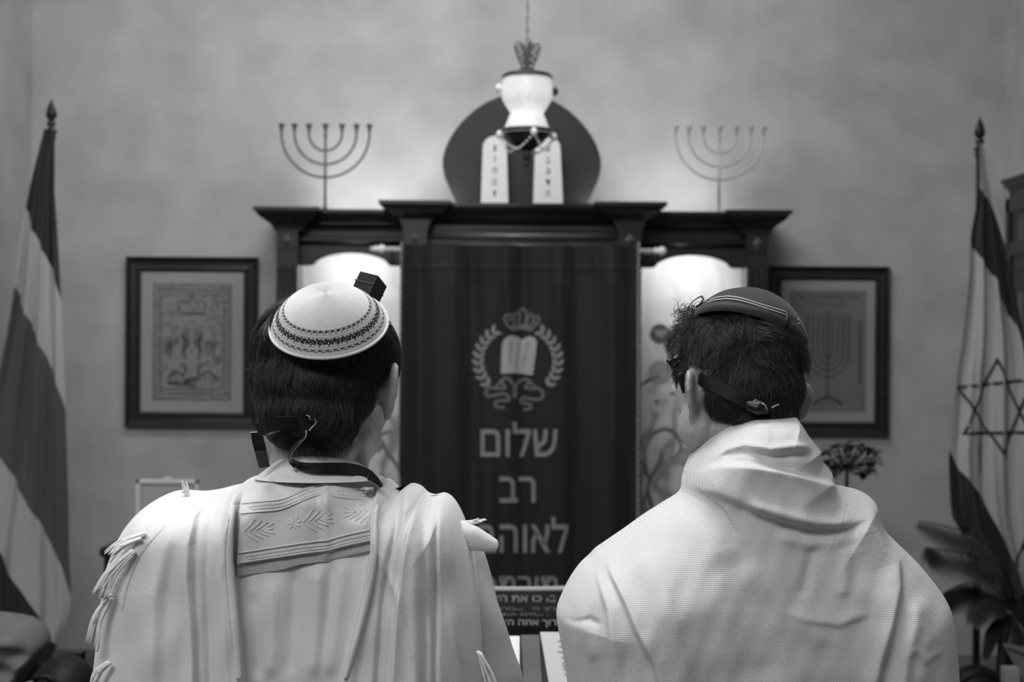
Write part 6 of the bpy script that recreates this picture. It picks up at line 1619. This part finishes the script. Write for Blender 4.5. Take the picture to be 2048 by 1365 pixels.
cap2 = obj('panelled_cap', capt, M_felt, man2, label='dark four panelled cap with two silver lines'); cap2.modifiers.new('solid', 'SOLIDIFY').thickness = .0015
bd_ = MB(); bv_ = [cap_pt(2 * PI * k / NS2, r, h, .0012) for r, h in ((.0675, -.010), (.0688, -.009), (.0694, -.004), (.0690, .0), (.0676, .001)) for k in range(NS2)]
bd_.add(bv_, [(i * NS2 + k, i * NS2 + (k + 1) % NS2, (i + 1) * NS2 + (k + 1) % NS2, (i + 1) * NS2 + k) for i in range(4) for k in range(NS2)], True)
obj('cap_band', bd_, mat('band_velvet', .022, .75, sheen=.15, var=.25, vscale=60), cap2)
M_silver = mat('silver_piping', .62, .35)
for h, r in ((.0050, rh(.005)), (.0088, rh(.0088))):
    for (a0, a1) in ((-2.75, -1.05), (-.80, -.12), (.3, 2.9)):
        obj('silver_line', MB().tube([cap_pt(a, r, h + .001 * math.sin(a * 5), .0008) for a in np.linspace(a0, a1, 60)], .0007, 6), M_silver, cap2)
obj('seam_tab', MB().tube([cap_pt(-1.12, .0685, -.010, .0022), cap_pt(-1.12, .0685, .0, .0022), cap_pt(-1.12, rh(.010), .010, .0018)], .0022, 8, flat=.5), mat('cap_seam', .008, .7), cap2)
# strap across the back of the head to the knot
s2 = [(1352, 728), (1372, 742), (1400, 757), (1430, 773), (1462, 790), (1492, 806), (1512, 816)]; bvh = BVHTree.FromPolygons([v.co.copy() for v in hme.vertices], [tuple(p.vertices) for p in hme.polygons])
camp = Vector((0, 0, CZ)); pth = []; nr = []
for (x, y) in catmull(s2, 5):
    d = (P(x, y, 1.7) - camp).normalized(); h_, n_, _, _ = bvh.ray_cast(camp, d)
    Y = min(h_.y, 1.730) if h_ is not None else 1.728
    pth.append([x, y, Y]); nr.append((-.5 + .5 * (x - 1350) / 160, -1, .0))
ys = np.array([q[2] for q in pth]); ys = np.convolve(np.pad(ys, 3, 'edge'), np.ones(7) / 7, 'valid') - .0035
obj('head_strap', ribbon3([P(q[0], q[1], Y) for q, Y in zip(pth, ys)], nr, [.0135 if q[0] > 1368 else .010 for q in pth], .0014), [M_black, M_edge], man2)
yk2 = ys[-1] - .004
kn_ = MB(); caps(kn_, P(1500, 812, yk2), P(1516, 818, yk2 - .004), .0065, .0075, 5); caps(kn_, P(1522, 812, yk2 - .003), P(1530, 822, yk2), .0065, .0055, 5); caps(kn_, P(1512, 805, yk2), P(1520, 800, yk2 + .003), .005, .004, 4)
link('strap_knot', remesh(kn_, .0016, 3), M_black, man2)
obj('strap_end', MB().tube([P(1543, 816, yk2 - .003), P(1558, 809, yk2 - .001)], .0011, 6), M_edge, man2)
obj('strap_end', MB().tube([P(1523, 806, yk2 - .009), P(1531, 812, yk2 - .010), P(1534, 820, yk2 - .009)], .0009, 6), M_edge, man2)
# strap loop and box edge at the temple
tl = MB(); caps(tl, P(1350, 719, 1.735), P(1358, 716, 1.735), .0048, .0048, 4); caps(tl, P(1337, 722, 1.74), P(1348, 733, 1.74), .0030, .0034, 4); caps(tl, P(1348, 733, 1.74), P(1360, 741, 1.735), .0045, .0060, 4); caps(tl, P(1358, 716, 1.735), P(1361, 742, 1.73), .0042, .0050, 4)
link('temple_loop', remesh(tl, .0014, 2), mat('glossy_black', .006, .18), man2)

L2 = [(1515, 822), (1490, 823), (1462, 836), (1436, 853), (1412, 876), (1390, 903), (1374, 932), (1366, 958), (1361, 984), (1330, 1005), (1290, 1030), (1248, 1060), (1207, 1088), (1190, 1100), (1179, 1112), (1160, 1130), (1140, 1158), (1124, 1190), (1113, 1222), (1116, 1255), (1124, 1300), (1134, 1365), (1148, 1500), (1158, 1800), (1160, 2200)]
R2s = [(1550, 823), (1576, 826), (1590, 842), (1604, 863), (1620, 882), (1631, 897), (1627, 908), (1640, 922), (1654, 940), (1661, 966), (1690, 974), (1722, 983), (1742, 1000), (1750, 1026), (1762, 1055), (1790, 1084), (1822, 1115), (1852, 1150), (1880, 1190), (1893, 1230), (1900, 1290), (1905, 1365), (1908, 1500), (1906, 1800), (1900, 2200)]
def H2(z):
    za, zb_, zc_ = P(1500, 830, YB2).z, P(1500, 985, YB2).z, P(1500, 1180, YB2).z
    return sm_interp(z, [zc_ - .4, zc_, zb_, za], [.130, .150, .125, .128])
D2 = Drape(L2, R2s, YB2, H2, lambda z: sm_interp(z, [P(1500, 1060, YB2).z, P(1500, 960, YB2).z, P(1500, 850, YB2).z], [.105, .060, .030]), 8)
D2.creases = [
    ([(1362, 985), (1376, 960), (1403, 937), (1440, 927), (1489, 928), (1537, 936), (1586, 946), (1640, 960), (1700, 976), (1735, 990)], .017, 1.8, 95, 'step'),
    ([(1352, 990), (1390, 979), (1422, 986), (1470, 1005), (1517, 1024), (1560, 1040), (1630, 1054), (1700, 1052), (1752, 1030)], .014, 3.2, 55, 'stepn'),
    ([(1480, 1004), (1540, 1018), (1610, 1038), (1660, 1042), (1720, 1030)], .005, 12, 0, 'ridge'),
    ([(1540, 1068), (1600, 1085), (1660, 1085), (1730, 1066)], .004, 14, 0, 'ridge'),
    ([(1455, 860), (1490, 848), (1550, 850), (1590, 870)], .0025, 10, 0, 'ridge'),
    ([(1415, 925), (1450, 898), (1490, 888), (1540, 898), (1590, 892), (1632, 896)], .006, 8, 0, 'ridge'),
    ([(1430, 918), (1480, 905), (1540, 915), (1600, 912), (1635, 912)], -.005, 8, 0, 'ridge'),
    ([(1425, 870), (1400, 905), (1385, 940), (1372, 968)], .004, 9, 0, 'ridge'),
    ([(1440, 885), (1415, 915), (1398, 945)], -.004, 7, 0, 'ridge'),
    ([(1201, 1090), (1207, 1112), (1221, 1151), (1246, 1204), (1270, 1263), (1303, 1326), (1335, 1420)], .017, 1.5, 30, 'stepn'),
    ([(1180, 1108), (1191, 1151), (1211, 1219), (1220, 1287), (1235, 1365), (1260, 1420)], .013, 1.7, 24, 'stepn'),
    ([(1749, 1020), (1756, 1060), (1775, 1095), (1797, 1121), (1800, 1172), (1785, 1248), (1762, 1330), (1742, 1420)], .014, 2.6, 45, 'step'),
    ([(1832, 1190), (1828, 1250), (1812, 1320), (1800, 1400)], .007, 14, 0, 'ridge'),
    ([(1262, 1070), (1298, 1120), (1328, 1175), (1352, 1240), (1372, 1334), (1385, 1420)], .018, 13, 75, 'step'),
    ([(1505, 1110), (1535, 1165), (1594, 1236), (1640, 1270), (1680, 1290)], .006, 9, 34, 'step'),
    ([(1572, 1226), (1610, 1243), (1676, 1252), (1745, 1230)], .006, 4, 30, 'stepn'),
    ([(1440, 1100), (1480, 1190), (1520, 1290), (1540, 1380)], -.007, 40, 0, 'ridge'),
    ([(1625, 1090), (1615, 1150), (1605, 1200)], -.003, 12, 0, 'ridge'), ([(1690, 1090), (1690, 1150), (1685, 1200)], .003, 14, 0, 'ridge'),
    ([(1150, 1180), (1165, 1250), (1190, 1330)], .004, 14, 0, 'ridge'), ([(1120, 1235), (1150, 1245), (1180, 1240), (1205, 1255)], -.004, 7, 0, 'ridge'),
    ([(1840, 1180), (1850, 1280), (1845, 1380)], .003, 18, 0, 'ridge'), ([(1820, 1290), (1850, 1320), (1890, 1300)], .002, 8, 0, 'ridge')]
D2.creases = [(c[::-1] if kd == 'stepn' else c, a, w1, w2, 'step' if kd == 'stepn' else kd) for c, a, w1, w2, kd in D2.creases]
V, F, uv = D2.mesh(170); link('shawl', npmesh('shawl', V, F, uv), M_shawl, man2, label='plain white waffle woven shawl')
trousers_shoes(man2, P(1515, 0, YB2).x, YB2, .90)
